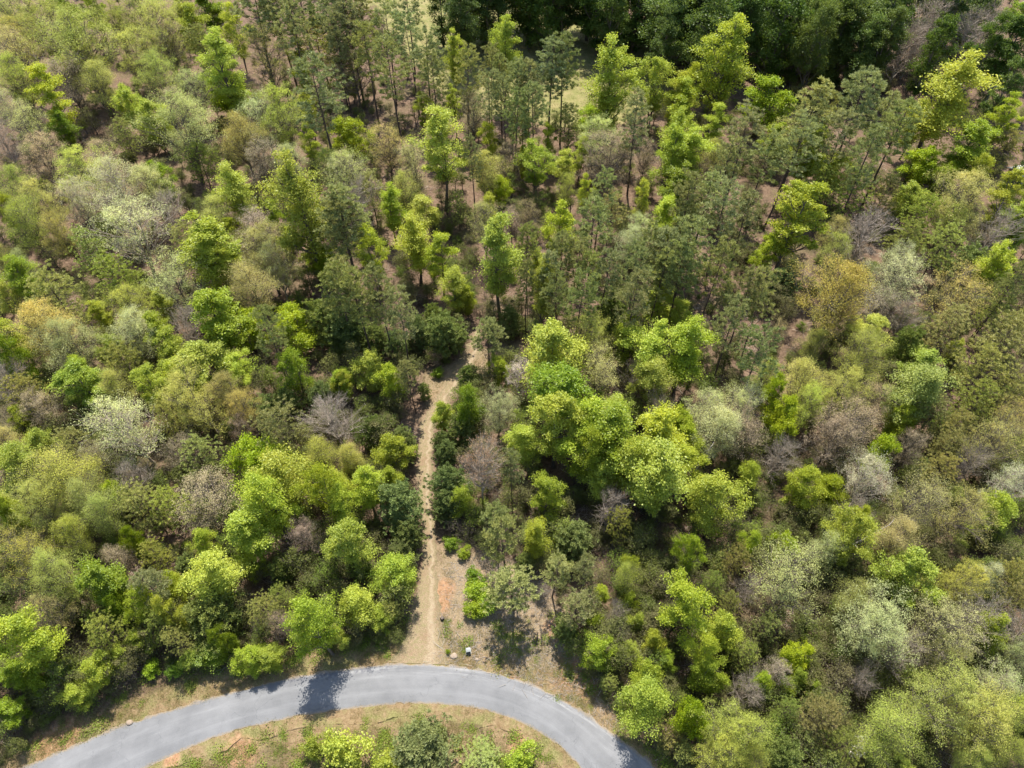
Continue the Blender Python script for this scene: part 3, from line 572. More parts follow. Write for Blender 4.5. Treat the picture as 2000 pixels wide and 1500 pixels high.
 (1140,820,180,'K'),(1290,910,170,'L'),(1030,950,250,'T',dict(col=(0.38,0.30,0.15))),(930,1030,190,'K'),(1350,1080,140,'K'),(1470,910,190,'O'),(1600,970,210,'O'),(1550,1060,190,'O'),(1900,930,200,'T'),(1820,1050,220,'T'),
 (1110,1230,250,'C',dict(col=(0.42,0.41,0.24))),(1220,1130,210,'R',dict(H=10)),(760,1290,240,'L'),(900,1310,190,'R'),(630,1120,180,'B'),(1680,1180,180,'B'),(1900,1260,210,'C'),(1400,1360,270,'T'),(1640,1420,250,'T'),(1840,1440,240,'L'),(1530,1200,190,'O'),
 (450,1250,180,'L'),(280,1420,270,'L'),(80,1190,190,'L'),(60,970,140,'L'),(1050,1480,130,'G'),(1060,1430,180,'B'),(1330,360,150,'B'),(1180,300,170,'K'),(1950,420,170,'O'),(1960,1080,170,'O'),(530,690,130,'Y')]),
((0, 975), [(130,320,250,'T',dict(col=(0.36,0.33,0.06))),(340,440,240,'Y'),(560,480,250,'g'),(790,600,180,'G'),(620,740,230,'O'),(760,800,150,'L',dict(H=6)),(130,800,320,'G'),(120,1000,240,'g',dict(H=7)),(560,920,250,'L',dict(H=7)),(410,950,190,'g',dict(H=5)),
 (430,1080,190,'L',dict(H=5)),(850,500,160,'P',dict(H=12)),(960,470,180,'L'),(1200,430,250,'G'),(1050,370,120,'Q'),(1390,360,150,'L'),(1190,650,250,'Q'),(1120,250,140,'G'),(980,620,160,'G'),(1780,770,300,'L',dict(H=13.5,pool='dense',col=(0.22,0.30,0.03))),(1400,900,190,'L',dict(H=5.0)),
 (1510,910,160,'G',dict(H=5)),(1070,930,150,'L',dict(H=4)),(1180,970,190,'g',dict(H=4)),(60,100,130,'G'),(580,80,200,'Y'),(750,250,130,'g'),(1380,180,250,'G'),(1570,400,130,'Q'),(1700,230,160,'K'),(1960,620,150,'L'),(1810,630,130,'Q'),(850,950,100,'S'),(970,960,90,'S'),
 (660,620,130,'g'),(880,700,160,'O'),(1480,640,200,'O'),(1620,680,150,'K'),(300,640,170,'T'),(400,200,180,'Y'),(250,1050,150,'g',dict(H=5)),(60,1180,200,'g',dict(H=6)),(680,330,140,'K'),(870,330,150,'O'),(1010,800,140,'O'),(1250,780,130,'g'),(1560,560,140,'O')]),
((650, 975), [(100,290,260,'G'),(430,200,150,'Q'),(400,320,130,'Q'),(350,430,250,'L',dict(H=9)),(160,600,240,'L',dict(H=8)),(260,650,180,'L',dict(H=5)),(20,760,130,'L',dict(H=5)),(330,620,150,'O',dict(H=5)),(660,250,80,'S'),(730,300,70,'S'),(960,210,210,'P',dict(H=13)),(1120,220,150,'G'),(920,110,150,'P',dict(H=12)),(1340,240,190,'Q'),
 (790,430,110,'S'),(800,510,120,'S'),(790,620,110,'S'),(860,590,110,'S'),(1010,500,255,'P',dict(H=10.2,cf=0.64)),(1240,400,170,'P',dict(H=11)),(1400,400,130,'P',dict(H=11)),(1360,610,200,'P',dict(H=10)),(1300,720,150,'Q'),(1500,850,210,'L',dict(H=8)),(1490,550,120,'L',dict(H=5)),(1640,380,120,'G',dict(H=7)),(1640,580,100,'L',dict(H=5)),(1700,690,130,'L',dict(H=5)),
 (1940,610,320,'G'),(1770,970,200,'L'),(1730,1170,330,'L',dict(H=12)),(60,1390,230,'L',dict(H=5,pool='bush')),(310,1470,160,'L',dict(H=3.5,pool='bush')),(520,1400,290,'Q',dict(H=6.0,col=(0.12,0.14,0.04))),(830,1440,220,'O',dict(H=3)),(1040,1460,160,'L',dict(H=3,pool='bush')),(1800,800,150,'L'),(1600,150,150,'O'),(1650,450,130,'Y'),(1560,640,120,'B'),
 (1460,700,100,'L',dict(H=4)),(1600,760,110,'B',dict(H=4)),(640,850,26,'S'),(1080,370,110,'Q'),(1180,500,90,'B',dict(H=4)),(-110,1390,120,'L',dict(H=3.5,pool='bush')),(1540,1030,110,'O',dict(H=4)),(1660,840,120,'L',dict(H=5)),(1860,900,130,'L',dict(H=6)),(1880,1330,150,'O',dict(H=4)),(1960,1400,140,'O',dict(H=4))]),
((1300, 975), [(450,220,140,'G'),(110,320,170,'g'),(660,270,180,'R'),(700,430,390,'C',dict(col=(0.36,0.38,0.13))),(1050,230,310,'G'),(880,270,160,'C'),(1290,220,250,'T'),(1330,420,310,'L',dict(col=(0.27,0.32,0.05))),(1640,440,200,'Y'),(1780,440,150,'C'),
 (1060,560,200,'Y'),(1150,680,310,'C'),(1540,700,300,'T'),(1720,690,260,'B'),(1780,770,150,'G'),(1560,880,190,'C'),(1300,860,220,'B'),(440,510,120,'B'),(300,720,230,'L'),(560,720,180,'O'),(720,900,200,'R',dict(H=7)),(740,1000,140,'L',dict(H=6)),(200,880,190,'G'),
 (230,1000,210,'L'),(520,1020,140,'L',dict(H=7)),(660,1080,90,'L',dict(H=4)),(460,1090,160,'B'),(130,1210,230,'R',dict(H=10)),(400,1300,290,'Y'),(260,1440,250,'Y'),(480,1420,190,'Y'),(880,1200,250,'O'),(620,1430,210,'Q'),(960,1390,210,'O'),(1110,1370,100,'W'),
 (1500,1100,390,'Y'),(1300,1300,310,'Y'),(1700,1240,330,'Y'),(1900,1200,200,'Y'),(1750,1450,200,'Y'),(1920,1400,190,'Y'),(1300,1480,150,'L',dict(H=5)),(1950,560,190,'O'),(1900,420,180,'O'),(1850,1020,200,'C'),(1980,750,190,'B'),(680,1180,140,'O'),
 (560,560,130,'K'),(350,600,130,'O'),(420,880,140,'O'),(600,980,130,'K'),(1080,1010,150,'B'),(820,1040,120,'G',dict(H=4)),(1480,480,150,'O'),(380,330,160,'O'),(250,480,130,'O'),(1950,880,130,'C')]),
]
drg = random.Random(17)
TILES.append(((650, 0), [(x_, y_ + drg.uniform(-25, 25), drg.uniform(270, 340), 'D') for y_ in (-60, -150) for x_ in range(760, 2000, 170)] + [(1180, 60, 200, 'D'), (1560, 120, 180, 'D')]))
TILES.append(((1300, 0), [(x_ + drg.uniform(-40, 40), y_ + drg.uniform(-40, 40), drg.uniform(220, 300), 'D') for y_ in (-120, -10, 110, 230) for x_ in range(40, 1240, 190)] + [(1400, 60, 240, 'D'), (1560, 160, 240, 'D'), (1200, 330, 220, 'D'), (1480, 340, 200, 'D'), (1740, 330, 220, 'D'), (1600, -40, 260, 'D'), (1850, -20, 260, 'D')]))
TREES = []
prng = random.Random(5)
for (ox, oy), L in TILES:
    for e in L:
        tx, ty, tw, k = e[:4]; ex = e[4] if len(e) > 4 else {}
        px, py, wpx = ox + tx * 0.35, oy + ty * 0.35, tw * 0.35 * 0.97
        big = k in 'GgL' and 1040 < px < 1420 and 660 < py < 1010
        if big: wpx *= 1.2
        pools, cols, (ha, hb), cf, words, name, short = KIND[k]
        cf = ex.get('cf', cf); hz = 10.0
        for _ in range(6):
            x, y, t_ = at(px, py, hz); wm = wpx * t_ / FPX
            Ht = ex.get('H', min(ha + hb * wm, 29)); hz = Ht * cf
        ground = float(hgt([[x, y]])[0])
        TREES.append(dict(k=k, x=x, y=y, z=ground, w=wm, H=Ht, px=px, py=py, col=tuple(1.45 * c_ for c_ in ex['col']) if 'col' in ex else None, pool=ex.get('pool'), words=words, name=name))

for T in TREES:
    if T['k'] in 'GgL' and 1040 < T['px'] < 1420 and 660 < T['py'] < 1010: T['H'] += 1.5
# keep trunks off the road and the track
for T in TREES:
    q = np.array([T['x'], T['y']])
    for line, lim in ((mid_e, 6.8 if 130 < T['px'] < 420 and T['py'] > 1200 else (4.3 if T['w'] > 3 else 3.6)), (tm, 2.6)):
        d = float(dist(q, line)[0])
        if d < lim and T['k'] not in 'S':
            j = np.argmin(np.linalg.norm(line - q, axis=1)); v = q - line[j]; v /= np.linalg.norm(v) + 1e-6
            q = q + v * (lim - d)
    T['x'], T['y'] = float(q[0]), float(q[1])

# ---------------------------------------------------------------- labels: look first, then what it stands beside
BOX = gp(915, 1272); GLADE = gp(925, 700); SHED = gp(1985, 360)
def zone(T):
    q = np.array([T['x'], T['y']]); dr = float(dist(q, mid_e)[0]); dt = float(dist(q, tm)[0])
    east = q[0] > np.interp(q[1], tm[:, 1], tm[:, 0])
    side = 'on the utility box side of the track' if east else 'across the track from the utility box'
    if inpoly(q, inner_poly)[0]: return 'inside the bend of the road'
    if T['k'] == 'D' or q[1] > 205:
        f_ = 'fronting' if q[1] < 185 else ('inside' if q[1] < 222 else 'deep in')
        return f_ + (' the dark wood facing the meadow' if q[0] < 62 else (' the dark wood by the leaning dead trunk' if q[0] < 100 else ' the dark wood by bare grey trees'))
    if np.linalg.norm(q - BOX) < 13: return 'at the edge of the clearing with the utility box'
    if dr < 8: return 'overhanging the road verge, ' + side
    if dt < 5.5 and q[1] < 120: return 'lining the track, ' + side
    if np.linalg.norm(q - GLADE) < 14: return 'beside the grassy fork of the track'
    if np.linalg.norm(q - SHED) < 22: return 'near the small white shed'
    if float(dist(q, np.vstack([meadow_poly, meadow_poly[:1]]))[0]) < 16: return 'along the near edge of the meadow'
    if q[1] < 62: return 'in the wood near the road, ' + side
    if q[1] < 105: return 'deep in the wood, ' + side
    return 'in the far wood towards the meadow, ' + side
XY = np.array([[T['x'], T['y']] for T in TREES])
from collections import Counter
def nwords(s_): return len(s_.replace(',', ' ').split())
def art(n_): return ('an ' if n_[0] in 'aeiou' else 'a ') + n_
for i, T in enumerate(TREES):
    T['zone'] = zone(T); d = np.linalg.norm(XY - XY[i], axis=1); d[i] = 1e9
    nb = []
    for j in np.argsort(d)[:6]:
        if d[j] < T['w'] * 1.2 + 3 and TREES[j]['k'] != T['k'] and KIND[TREES[j]['k']][6] not in nb: nb.append(KIND[TREES[j]['k']][6])
    wd = T['w'] / (6.0 if T['k'] in 'PQOA' else 7.5)
    size = 'very broad ' if wd > 1.6 else ('broad ' if wd > 1.2 else ('slim ' if wd < 0.6 else ('small ' if wd < 0.85 else '')))
    if T['k'] == 'S': size = ''
    base = size + T['words']; z0 = T['zone'].split(',')[0]; opts = [base + ' ' + T['zone']]
    for n_ in nb[:3]: opts += [base + ' beside ' + art(n_) + ' ' + T['zone'], base + ' beside ' + art(n_) + ' ' + z0]
    for a_ in range(len(nb)):
        for b_ in range(a_ + 1, len(nb)): opts += [base + ' between ' + art(nb[a_]) + ' and ' + art(nb[b_]) + ' ' + T['zone'], base + ' between ' + art(nb[a_]) + ' and ' + art(nb[b_]) + ' ' + z0]
    opts = [o_ for o_ in opts if nwords(o_) <= 16] or [base + ' ' + z0]
    T['opts'] = opts; T['label'] = opts[0]
for _ in range(4):                      # move look-alikes to the wording that fewest others could share
    c_ = Counter(T['label'] for T in TREES)
    for T in TREES:
        if c_[T['label']] > 1:
            best = min(T['opts'], key=lambda o_: c_[o_] if o_ != T['label'] else c_[o_] - 1)
            c_[T['label']] -= 1; c_[best] += 1; T['label'] = best

# ---------------------------------------------------------------- plant the trees
CAT = {'P': 'pine', 'Q': 'pine', 'O': 'pine', 'S': 'shrub', 'Y': 'oak', 'C': 'oak', 'T': 'oak', 'W': 'dogwood'}
labcnt = Counter(T['label'] for T in TREES)
for T in TREES:
    pools, cols, _, cf, wds, name, _s = KIND[T['k']]
    pool = T['pool'] or prng.choice(pools)
    if T['k'] == 'L' and not T['pool']: pool = 'round' if T['w'] < 5.0 else prng.choice(['dense', 'dense', 'round'])
    if T['w'] < 3.0 and pool in ('dense', 'round', 'tall'): pool = 'bush' if T['w'] < 2.2 else 'round'
    pr = prng.choice(PR[pool])
    r = bpy.data.objects.new(name, None); COL.objects.link(r); r.empty_display_size = 0.5
    r.location = (T['x'], T['y'], T['z'] - 0.02)
    sw = T['w'] / pr['W'] * {'oak': 1.12, 'thin': 1.12, 'palebark': 1.12, 'pine': 0.97}.get(pool, 1.0); sh = T['H'] / pr['H']
    r.scale = (sw * prng.uniform(0.86, 1.14), sw * prng.uniform(0.86, 1.14), sh * prng.uniform(0.95, 1.06))
    lean = 0.05 if T['k'] in 'PQOAD' else 0.08
    r.rotation_euler = (prng.gauss(0, lean * 0.5), prng.gauss(0, lean * 0.5), prng.uniform(0, 6.28))
    tag(r, T['label'], CAT.get(T['k'], 'tree'), T['label'] if labcnt[T['label']] > 1 else wds + 's of the woodland')
    link('trunk', pr['trunk'], r)
    if pr['crown']:
        c = link('crown', pr['crown'], r)
        b0 = T['col'] or prng.choice(cols); v = prng.uniform(0.84, 1.18); h = prng.uniform(-0.05, 0.07)
        c.color = (b0[0] * v * (1 + h), b0[1] * v, b0[2] * v * prng.uniform(0.8, 1.2), 1)

# ---------------------------------------------------------------- undergrowth: saplings, brush and dead sticks that nobody could count
und = bpy.data.collections.new('undergrowth_sources')
M['under_leaf'] = leaf_material('undergrowth_leaf', 0.4, 0.005, 0.3, fixed=[(0.0, (0.15, 0.175, 0.04)), (0.25, (0.17, 0.155, 0.07)), (0.5, (0.14, 0.20, 0.03)), (0.75, (0.19, 0.18, 0.075)), (1.0, (0.22, 0.28, 0.045))])
srcs = [broadleaf(201, 3.4, 2.4, 0.15, 10, 6, 34, 0.11, 0.5, twigs=2, leafmat='under_leaf', lobe_r=0.5, spread=0.8), broadleaf(202, 4.2, 2.2, 0.25, 10, 6, 36, 0.12, 0.5, twigs=2, leafmat='under_leaf', lobe_r=0.5, spread=0.8),
        broadleaf(203, 1.5, 2.0, 0.06, 9, 6, 36, 0.10, 0.5, twigs=1, leafmat='under_leaf', lobe_r=0.5, stems=3, spread=0.8), broadleaf(204, 2.6, 2.4, 0.1, 9, 6, 4, 0.09, 0.5, twigs=4, leafmat='under_leaf', bark='bark', lobe_r=0.5, stems=3),
        broadleaf(205, 5.5, 2.6, 0.3, 11, 6, 34, 0.12, 0.5, twigs=2, leafmat='under_leaf', lobe_r=0.5, spread=0.8)]
def joined(pr, nm):
    a, b_ = pr['trunk'], pr['crown']; bmn = MB()
    for mi, me in enumerate((a, b_)):
        v = np.zeros(len(me.vertices) * 3); me.vertices.foreach_get('co', v); lt = np.zeros(len(me.polygons), int); me.polygons.foreach_get('loop_total', lt)
        ls = np.zeros(len(me.polygons), int); me.polygons.foreach_get('loop_start', ls); li = np.zeros(len(me.loops), int); me.loops.foreach_get('vertex_index', li)
        f = np.stack([li[ls + k] for k in range(4)], 1)
        va = np.zeros(len(f))
        if 'var' in me.attributes: me.attributes['var'].data.foreach_get('value', va)
        bmn.add(v.reshape(-1, 3), f, mi, np.maximum(va, 0.01))
    return bmn.mesh(nm, [a.materials[0], b_.materials[0]])
smeshes = [joined(s, 'undergrowth_plant') for s in srcs]
# ground strewn with dead sticks
sb = MB(); srg = np.random.default_rng(9)
for k in range(22):
    a0 = srg.uniform(0, 6.28); L = srg.uniform(0.5, 2.4); c0 = srg.normal(0, 0.9, 2); d = np.array([math.cos(a0), math.sin(a0)]) * L / 2
    sb.tube(curve((*(c0 - d), 0.03), (*(c0 + d), 0.03 + srg.uniform(0, 0.2)), srg, 0.06, 3), np.array([1, 0.8, 0.3]) * srg.uniform(0.012, 0.04), 3)
smeshes.append(sb.mesh('undergrowth_sticks', [M['pale_bark']]))
for k, me in enumerate(smeshes):
    o = bpy.data.objects.new('undergrowth_source_%s' % 'abcdef'[k], me); und.objects.link(o)
NP = 8200; urg = np.random.default_rng(21)
cand = np.stack([urg.uniform(0, 1, NP * 4), urg.uniform(0, 1, NP * 4)], 1)
pts = np.array([gp(-200 + c[0] * 2400, -90 + (c[1] ** 1.0) * 1640) for c in cand])
vx0, vx1 = gp(130, 1420)[0], gp(440, 1360)[0]
ok = (dist(pts, mid_e) > np.where((pts[:, 0] > vx0) & (pts[:, 0] < vx1), 7.2, 4.8)) & ~inpoly(pts, open_poly) & ~inpoly(pts, clear_poly) & (dist(pts, tm) > 2.6) & ~inpoly(pts, meadow_poly) & ~inpoly(pts, glade_poly) & ~inpoly(pts, inner_poly)
pts = pts[ok][:NP]
def scatter(name, pts, z, scl, pick, coll, kind='stuff'):
    me = bpy.data.meshes.new(name); me.vertices.add(len(pts)); me.vertices.foreach_set('co', np.column_stack([pts, z]).ravel())
    rot = np.zeros((len(pts), 3)); rot[:, 2] = urg.uniform(0, 6.28, len(pts)); rot[:, 0] = urg.normal(0, 0.08, len(pts))
    for nm, ty, arr in (('rot', 'FLOAT_VECTOR', rot.ravel()), ('scl', 'FLOAT', scl), ('pick', 'INT', pick)):
        a = me.attributes.new(nm, ty, 'POINT'); a.data.foreach_set('vector' if ty == 'FLOAT_VECTOR' else 'value', arr.astype(np.int32 if ty == 'INT' else np.float32))
    o = link(name, me); tag(o, kind=kind)
    g = bpy.data.node_groups.new(name, 'GeometryNodeTree')
    g.interface.new_socket('Geometry', in_out='INPUT', socket_type='NodeSocketGeometry'); g.interface.new_socket('Geometry', in_out='OUTPUT', socket_type='NodeSocketGeometry')
    gi, go = g.nodes.new('NodeGroupInput'), g.nodes.new('NodeGroupOutput')
    ip = g.nodes.new('GeometryNodeInstanceOnPoints'); ci = g.nodes.new('GeometryNodeCollectionInfo')
    ci.inputs['Collection'].default_value = coll; ci.inputs['Separate Children'].default_value = True; ci.inputs['Reset Children'].default_value = True
    ip.inputs['Pick Instance'].default_value = True
    def na(nm, ty):
        n = g.nodes.new('GeometryNodeInputNamedAttribute'); n.data_type = ty; n.inputs[0].default_value = nm; return n.outputs[0]
    g.links.new(gi.outputs[0], ip.inputs['Points']); g.links.new(ci.outputs[0], ip.inputs['Instance'])
    g.links.new(na('pick', 'INT'), ip.inputs['Instance Index']); g.links.new(na('scl', 'FLOAT'), ip.inputs['Scale'])
    e2r = g.nodes.new('FunctionNodeEulerToRotation'); g.links.new(na('rot', 'FLOAT_VECTOR'), e2r.inputs[0]); g.links.new(e2r.outputs[0], ip.inputs['Rotation'])
    g.links.new(ip.outputs[0], go.inputs[0])
    md = o.modifiers.new('scatter', 'NODES'); md.node_group = g
    return o
n = len(pts); pick = urg.choice(6, n, p=[0.2, 0.18, 0.22, 0.13, 0.10, 0.17]); scl = urg.uniform(0.5, 1.35, n)
near = dist(pts, mid_e) < 7; scl[near] *= 0.6; pick[near & (pick == 4)] = 2
u = scatter('undergrowth', pts, hgt(pts), scl, pick, und)
tag(u, 'olive saplings, brush and dead sticks covering the forest floor', 'undergrowth')

# ---- grass tufts on the verges, the track sides and the ground inside the bend
M['grass'] = leaf_material('grass_blade', 0.3, 0.03, 0.4, fixed=[(0.0, (0.17, 0.17, 0.045)), (0.35, (0.30, 0.25, 0.10)), (0.6, (0.13, 0.17, 0.035)), (0.8, (0.38, 0.31, 0.16)), (1.0, (0.22, 0.22, 0.06))])
gcol = bpy.data.collections.new('grass_sources'); grg = np.random.default_rng(4)
for k in range(4):
    b = MB(); nb = 26; rad = 0.16 + 0.05 * k
    c0 = grg.normal(0, rad, (nb, 2)); hh = grg.uniform(0.06, 0.16 + 0.03 * k, nb); ln = grg.normal(0, 0.07, (nb, 2)); a0 = grg.uniform(0, 6.28, nb)
    s_ = np.stack([np.cos(a0), np.sin(a0)], 1) * 0.016
    v = np.stack([np.column_stack([c0 - s_, np.zeros(nb)]), np.column_stack([c0 + s_, np.zeros(nb)]), np.column_stack([c0 + ln, hh])], 1).reshape(-1, 3)
    b.add(v, np.arange(3 * nb).reshape(nb, 3), 0, grg.uniform(0.05, 1, nb))
    gcol.objects.link(bpy.data.objects.new('grass_source_%s' % 'abcd'[k], b.mesh('grass_tuft', [M['grass']])))
cand = np.array([gp(-20 + 1400 * a, 1030 + 490 * bb) for a, bb in grg.uniform(0, 1, (60000, 2))])
dr = dist(cand, mid_e); dt = dist(cand, tm)
pr_ = np.where(inpoly(cand, inner_poly), 0.55, np.where((dr < 7), 0.8, np.where(inpoly(cand, clear_poly), 0.5, np.where(dt < 3.2, 0.45, 0.0))))
pr_ *= 0.35 + 0.65 * (np.sin(cand[:, 0] * 0.9 + 1) * np.sin(cand[:, 1] * 0.8 + cand[:, 0] * 0.3) > -0.2)
ok = (~inpoly(cand, road_poly)) & (grg.uniform(0, 1, len(cand)) < pr_) & ~inpoly(cand, track_poly)
gpts = cand[ok][:17000]
gm = np.array([gp(620 + 760 * a, -20 + 290 * bb) for a, bb in grg.uniform(0, 1, (9000, 2))]); gm = gm[inpoly(gm, meadow_poly)][:3500]
gl = np.array([gp(800 + 240 * a, 650 + 160 * bb) for a, bb in grg.uniform(0, 1, (2500, 2))]); gl = gl[(inpoly(gl, glade_poly)) & (dist(gl, tm) > 1.2)]
allp = np.vstack([gpts, gm, gl]); ns = len(allp)
sc_ = grg.uniform(0.5, 1.15, ns); sc_[len(gpts):len(gpts) + len(gm)] *= 1.8
gr = scatter('grass', allp, hgt(allp) + 0.005, sc_, grg.integers(0, 4, ns), gcol)
tag(gr, 'dry tan and green grass on the verges, clearing and meadow', 'grass')

# ---------------------------------------------------------------- small things in the clearing and along the road
def plain(name, c1, c2, rough=0.7, spec=0.3, scale=6, bump=0.3):
    m, t, out = newmat(name); o_ = objco(t)
    principled(t, out, ramp(t, noise(t, o_, scale, 5, 0.7), [(0.3, c1), (0.7, c2)]), rough, spec, noise(t, o_, scale * 4, 3), bump, 0.02); return m
M['cabinet'] = plain('cabinet_paint', (0.14, 0.15, 0.14), (0.20, 0.21, 0.20), 0.45, 0.4, 3, 0.1)
M['lid'] = plain('lid_paint', (0.20, 0.21, 0.20), (0.27, 0.28, 0.27), 0.4, 0.4, 3, 0.1)
M['concrete'] = plain('concrete', (0.34, 0.33, 0.31), (0.48, 0.47, 0.44), 0.9, 0.2, 8)
M['stone'] = plain('sandstone', (0.20, 0.15, 0.105), (0.34, 0.27, 0.205), 0.92, 0.2, 5, 0.8)
M['front_shade'] = plain('front_shade_black', (0.02, 0.02, 0.022), (0.05, 0.05, 0.05), 0.6, 0.3)  # near-black that paints shade onto the utility box front
M['char'] = plain('dark_wood', (0.018, 0.015, 0.013), (0.07, 0.055, 0.045), 0.9, 0.2, 5, 0.8)
M['deadwood'] = plain('dead_wood', (0.26, 0.22, 0.18), (0.46, 0.41, 0.36), 0.9, 0.15, 4, 0.6)
M['white'] = plain('white_metal', (0.76, 0.76, 0.76), (0.86, 0.86, 0.85), 0.5, 0.4, 1.5, 0.05)
M['siding'] = plain('pink_siding', (0.42, 0.27, 0.23), (0.55, 0.37, 0.32), 0.8, 0.2, 2)
def root(name, loc, rz, label, cat, group=None):
    r = bpy.data.objects.new(name, None); COL.objects.link(r); r.location = loc; r.rotation_euler.z = rz; tag(r, label, cat, group); return r
def bev(o, wdt=0.02):
    m_ = o.modifiers.new('bevel', 'BEVEL'); m_.width = wdt; m_.segments = 2; return o
# utility cabinet
p = gp(915, 1273); r = root('utility_box', (*p, 0.0), 0.18, 'grey utility box with a pale sloping lid standing in the clearing by the road', 'utility box')
b = MB(); b.box((-0.42, -0.38, -0.1), (0.42, 0.38, 0.08)); bev(link('base_pad', b.mesh('base_pad', [M['concrete']]), r))
b = MB(); b.box((-0.33, -0.27, 0.08), (0.33, 0.27, 0.72)); body = bev(link('cabinet', b.mesh('cabinet', [M['cabinet']]), r))
b = MB(); b.add([(-0.36, -0.31, 0.722), (0.36, -0.31, 0.722), (0.36, 0.31, 0.722), (-0.36, 0.31, 0.722), (-0.36, -0.31, 0.78), (0.36, -0.31, 0.78), (0.36, 0.31, 0.88), (-0.36, 0.31, 0.88)],
                [(3, 2, 1, 0), (4, 5, 6, 7), (0, 1, 5, 4), (1, 2, 6, 5), (2, 3, 7, 6), (3, 0, 4, 7)]); bev(link('lid', b.mesh('lid', [M['lid']]), r)); r.scale = (0.8, 0.8, 0.85)
b = MB(); b.box((-0.29, -0.286, 0.12), (0.29, -0.272, 0.68)); dr_ = link('door', b.mesh('door', [M['front_shade']]), r)  # door panel coloured dark to stand for the box's shaded front
b = MB(); b.box((0.18, -0.31, 0.36), (0.22, -0.287, 0.48)); link('handle', b.mesh('handle', [M['cabinet']]), dr_)
# stones
def rock(name, px, py, sx, sy, sz, label, seed, group=None):
    rg = np.random.default_rng(seed); b = MB(); ring, lev = 9, 5; v = [(0, 0, -0.1)]
    for i in range(lev):
        a = math.pi * (0.12 + 0.72 * i / (lev - 1)); 
        for k in range(ring):
            th = 2 * math.pi * k / ring; q = rg.uniform(0.78, 1.15)
            v.append((sx * math.sin(a) * math.cos(th) * q, sy * math.sin(a) * math.sin(th) * q, -sz * math.cos(a) * q + sz * 0.35))
    v.append((0, 0, sz * 1.25)); f3 = [(0, 1 + (k + 1) % ring, 1 + k) for k in range(ring)]; f4 = []
    for i in range(lev - 1):
        for k in range(ring):
            k2 = (k + 1) % ring; f4.append((1 + i * ring + k, 1 + i * ring + k2, 1 + (i + 1) * ring + k2, 1 + (i + 1) * ring + k))
    e = 1 + (lev - 1) * ring; top = len(v) - 1; f3 += [(e + k, e + (k + 1) % ring, top) for k in range(ring)]
    b.add(v, f4); n0 = b.n; b.f.append((np.array(f3), np.zeros(len(f3), int), np.zeros(len(f3))))
    o = link(name, b.mesh(name, [M['stone']])); o.location = (*gp(px, py), 0.02); tag(o, label, 'rock', group); return o
rock('boulder', 887, 1281, 0.5, 0.36, 0.13, 'low pale sandstone boulder on the verge below the utility box', 1)
rock('boulder', 254, 1411, 0.42, 0.34, 0.16, 'small squarish tan stone on the grass verge of the road', 2)
rock('boulder', 931, 1288, 0.28, 0.2, 0.1, 'small pale stone in the washed gravel below the utility box', 3)
# stump
p = gp(864, 1209); r = root('tree_stump', (*p, 0), 0.4, 'dark weathered tree stump beside the mown track', 'stump')
b = MB(); aa = np.linspace(0, 2 * math.pi, 11)[:-1]; rg = np.random.default_rng(8); q = rg.uniform(0.85, 1.2, 10)
b.add(np.concatenate([np.column_stack([np.cos(aa) * 0.3 * q, np.sin(aa) * 0.3 * q, np.full(10, -0.05)]), np.column_stack([np.cos(aa) * 0.21, np.sin(aa) * 0.21, 0.42 + rg.uniform(-0.03, 0.05, 10)])]), [(k, (k + 1) % 10, 10 + (k + 1) % 10, 10 + k) for k in range(10)])
link('bark', b.mesh('bark', [M['char']], True), r)
b = MB(); b.add(np.concatenate([np.column_stack([np.cos(aa) * 0.2, np.sin(aa) * 0.2, np.full(10, 0.40)]), [(0, 0, 0.41)]]), [(k, (k + 1) % 10, 10) for k in range(10)]); link('cut_face', b.mesh('cut_face', [M['bark']]), r)
# logs and fallen branches
def log(name, px, py, L, rad, ang, label, mat, cat='log', forks=0, group=None, z=None):
    rg = np.random.default_rng(int(px * 7 + py)); b = MB(); d = np.array([math.cos(ang), math.sin(ang), 0.0])
    pth = curve(-d * L / 2, d * L / 2, rg, 0.05, 7); rad_ = np.linspace(1, 0.45, 7) * rad
    b.tube(pth, rad_, 7)
    for e_, k in ((pth[0], 0), (pth[-1], 1)):
        b.add([e_ + np.array([0, 0, rad_[-k] * 0.2])] + list(b.v[0][(-7 if k else 0):(None if k else 7)]), [(0, 1 + i, 1 + (i + 1) % 7) for i in range(7)])
    for k in range(forks):
        a0 = pth[2 + k % 4]; an = ang + rg.choice([-1, 1]) * rg.uniform(0.5, 1.0); l_ = L * rg.uniform(0.2, 0.45)
        b.tube(curve(a0, a0 + np.array([math.cos(an) * l_, math.sin(an) * l_, rg.uniform(0, 0.2) * l_]), rg, 0.06, 4), np.array([0.6, 0.45, 0.3, 0.1]) * rad, 5)
    o = link(name, b.mesh(name, [M[mat]], True)); o.location = (*gp(px, py), rad * 0.75 if z is None else z); tag(o, label, cat, group); return o
log('dark_log', 1050, 1247, 1.5, 0.16, 1.52, 'short charred log lying in the clearing under the round pine', 'char')
log('dark_log', 1057, 1244, 1.3, 0.13, 1.6, 'thinner charred log beside the short charred log', 'char')
FB = [(890,1243,1.9,0.9),(868,1252,1.3,1.2),(985,1240,1.6,0.2),(927,1262,1.5,0.5),(1065,1275,1.7,0.9),(1042,1268,1.2,-0.4),(905,1228,1.2,-0.8),(880,1222,1.5,0.1),(1015,1292,2.0,1.2),(955,1255,1.0,1.5),(965,1278,1.6,-1.1),(1090,1300,1.5,0.3),(860,1265,1.2,-0.6),(940,1230,1.4,1.1)]
for k, (px, py, L, an) in enumerate(FB):
    log('fallen_branch', px, py, L, 0.035, an, 'pale fallen branch lying on dry grass in the clearing by the utility box', 'deadwood', 'branch', 2, 'fallen branches in the clearing')
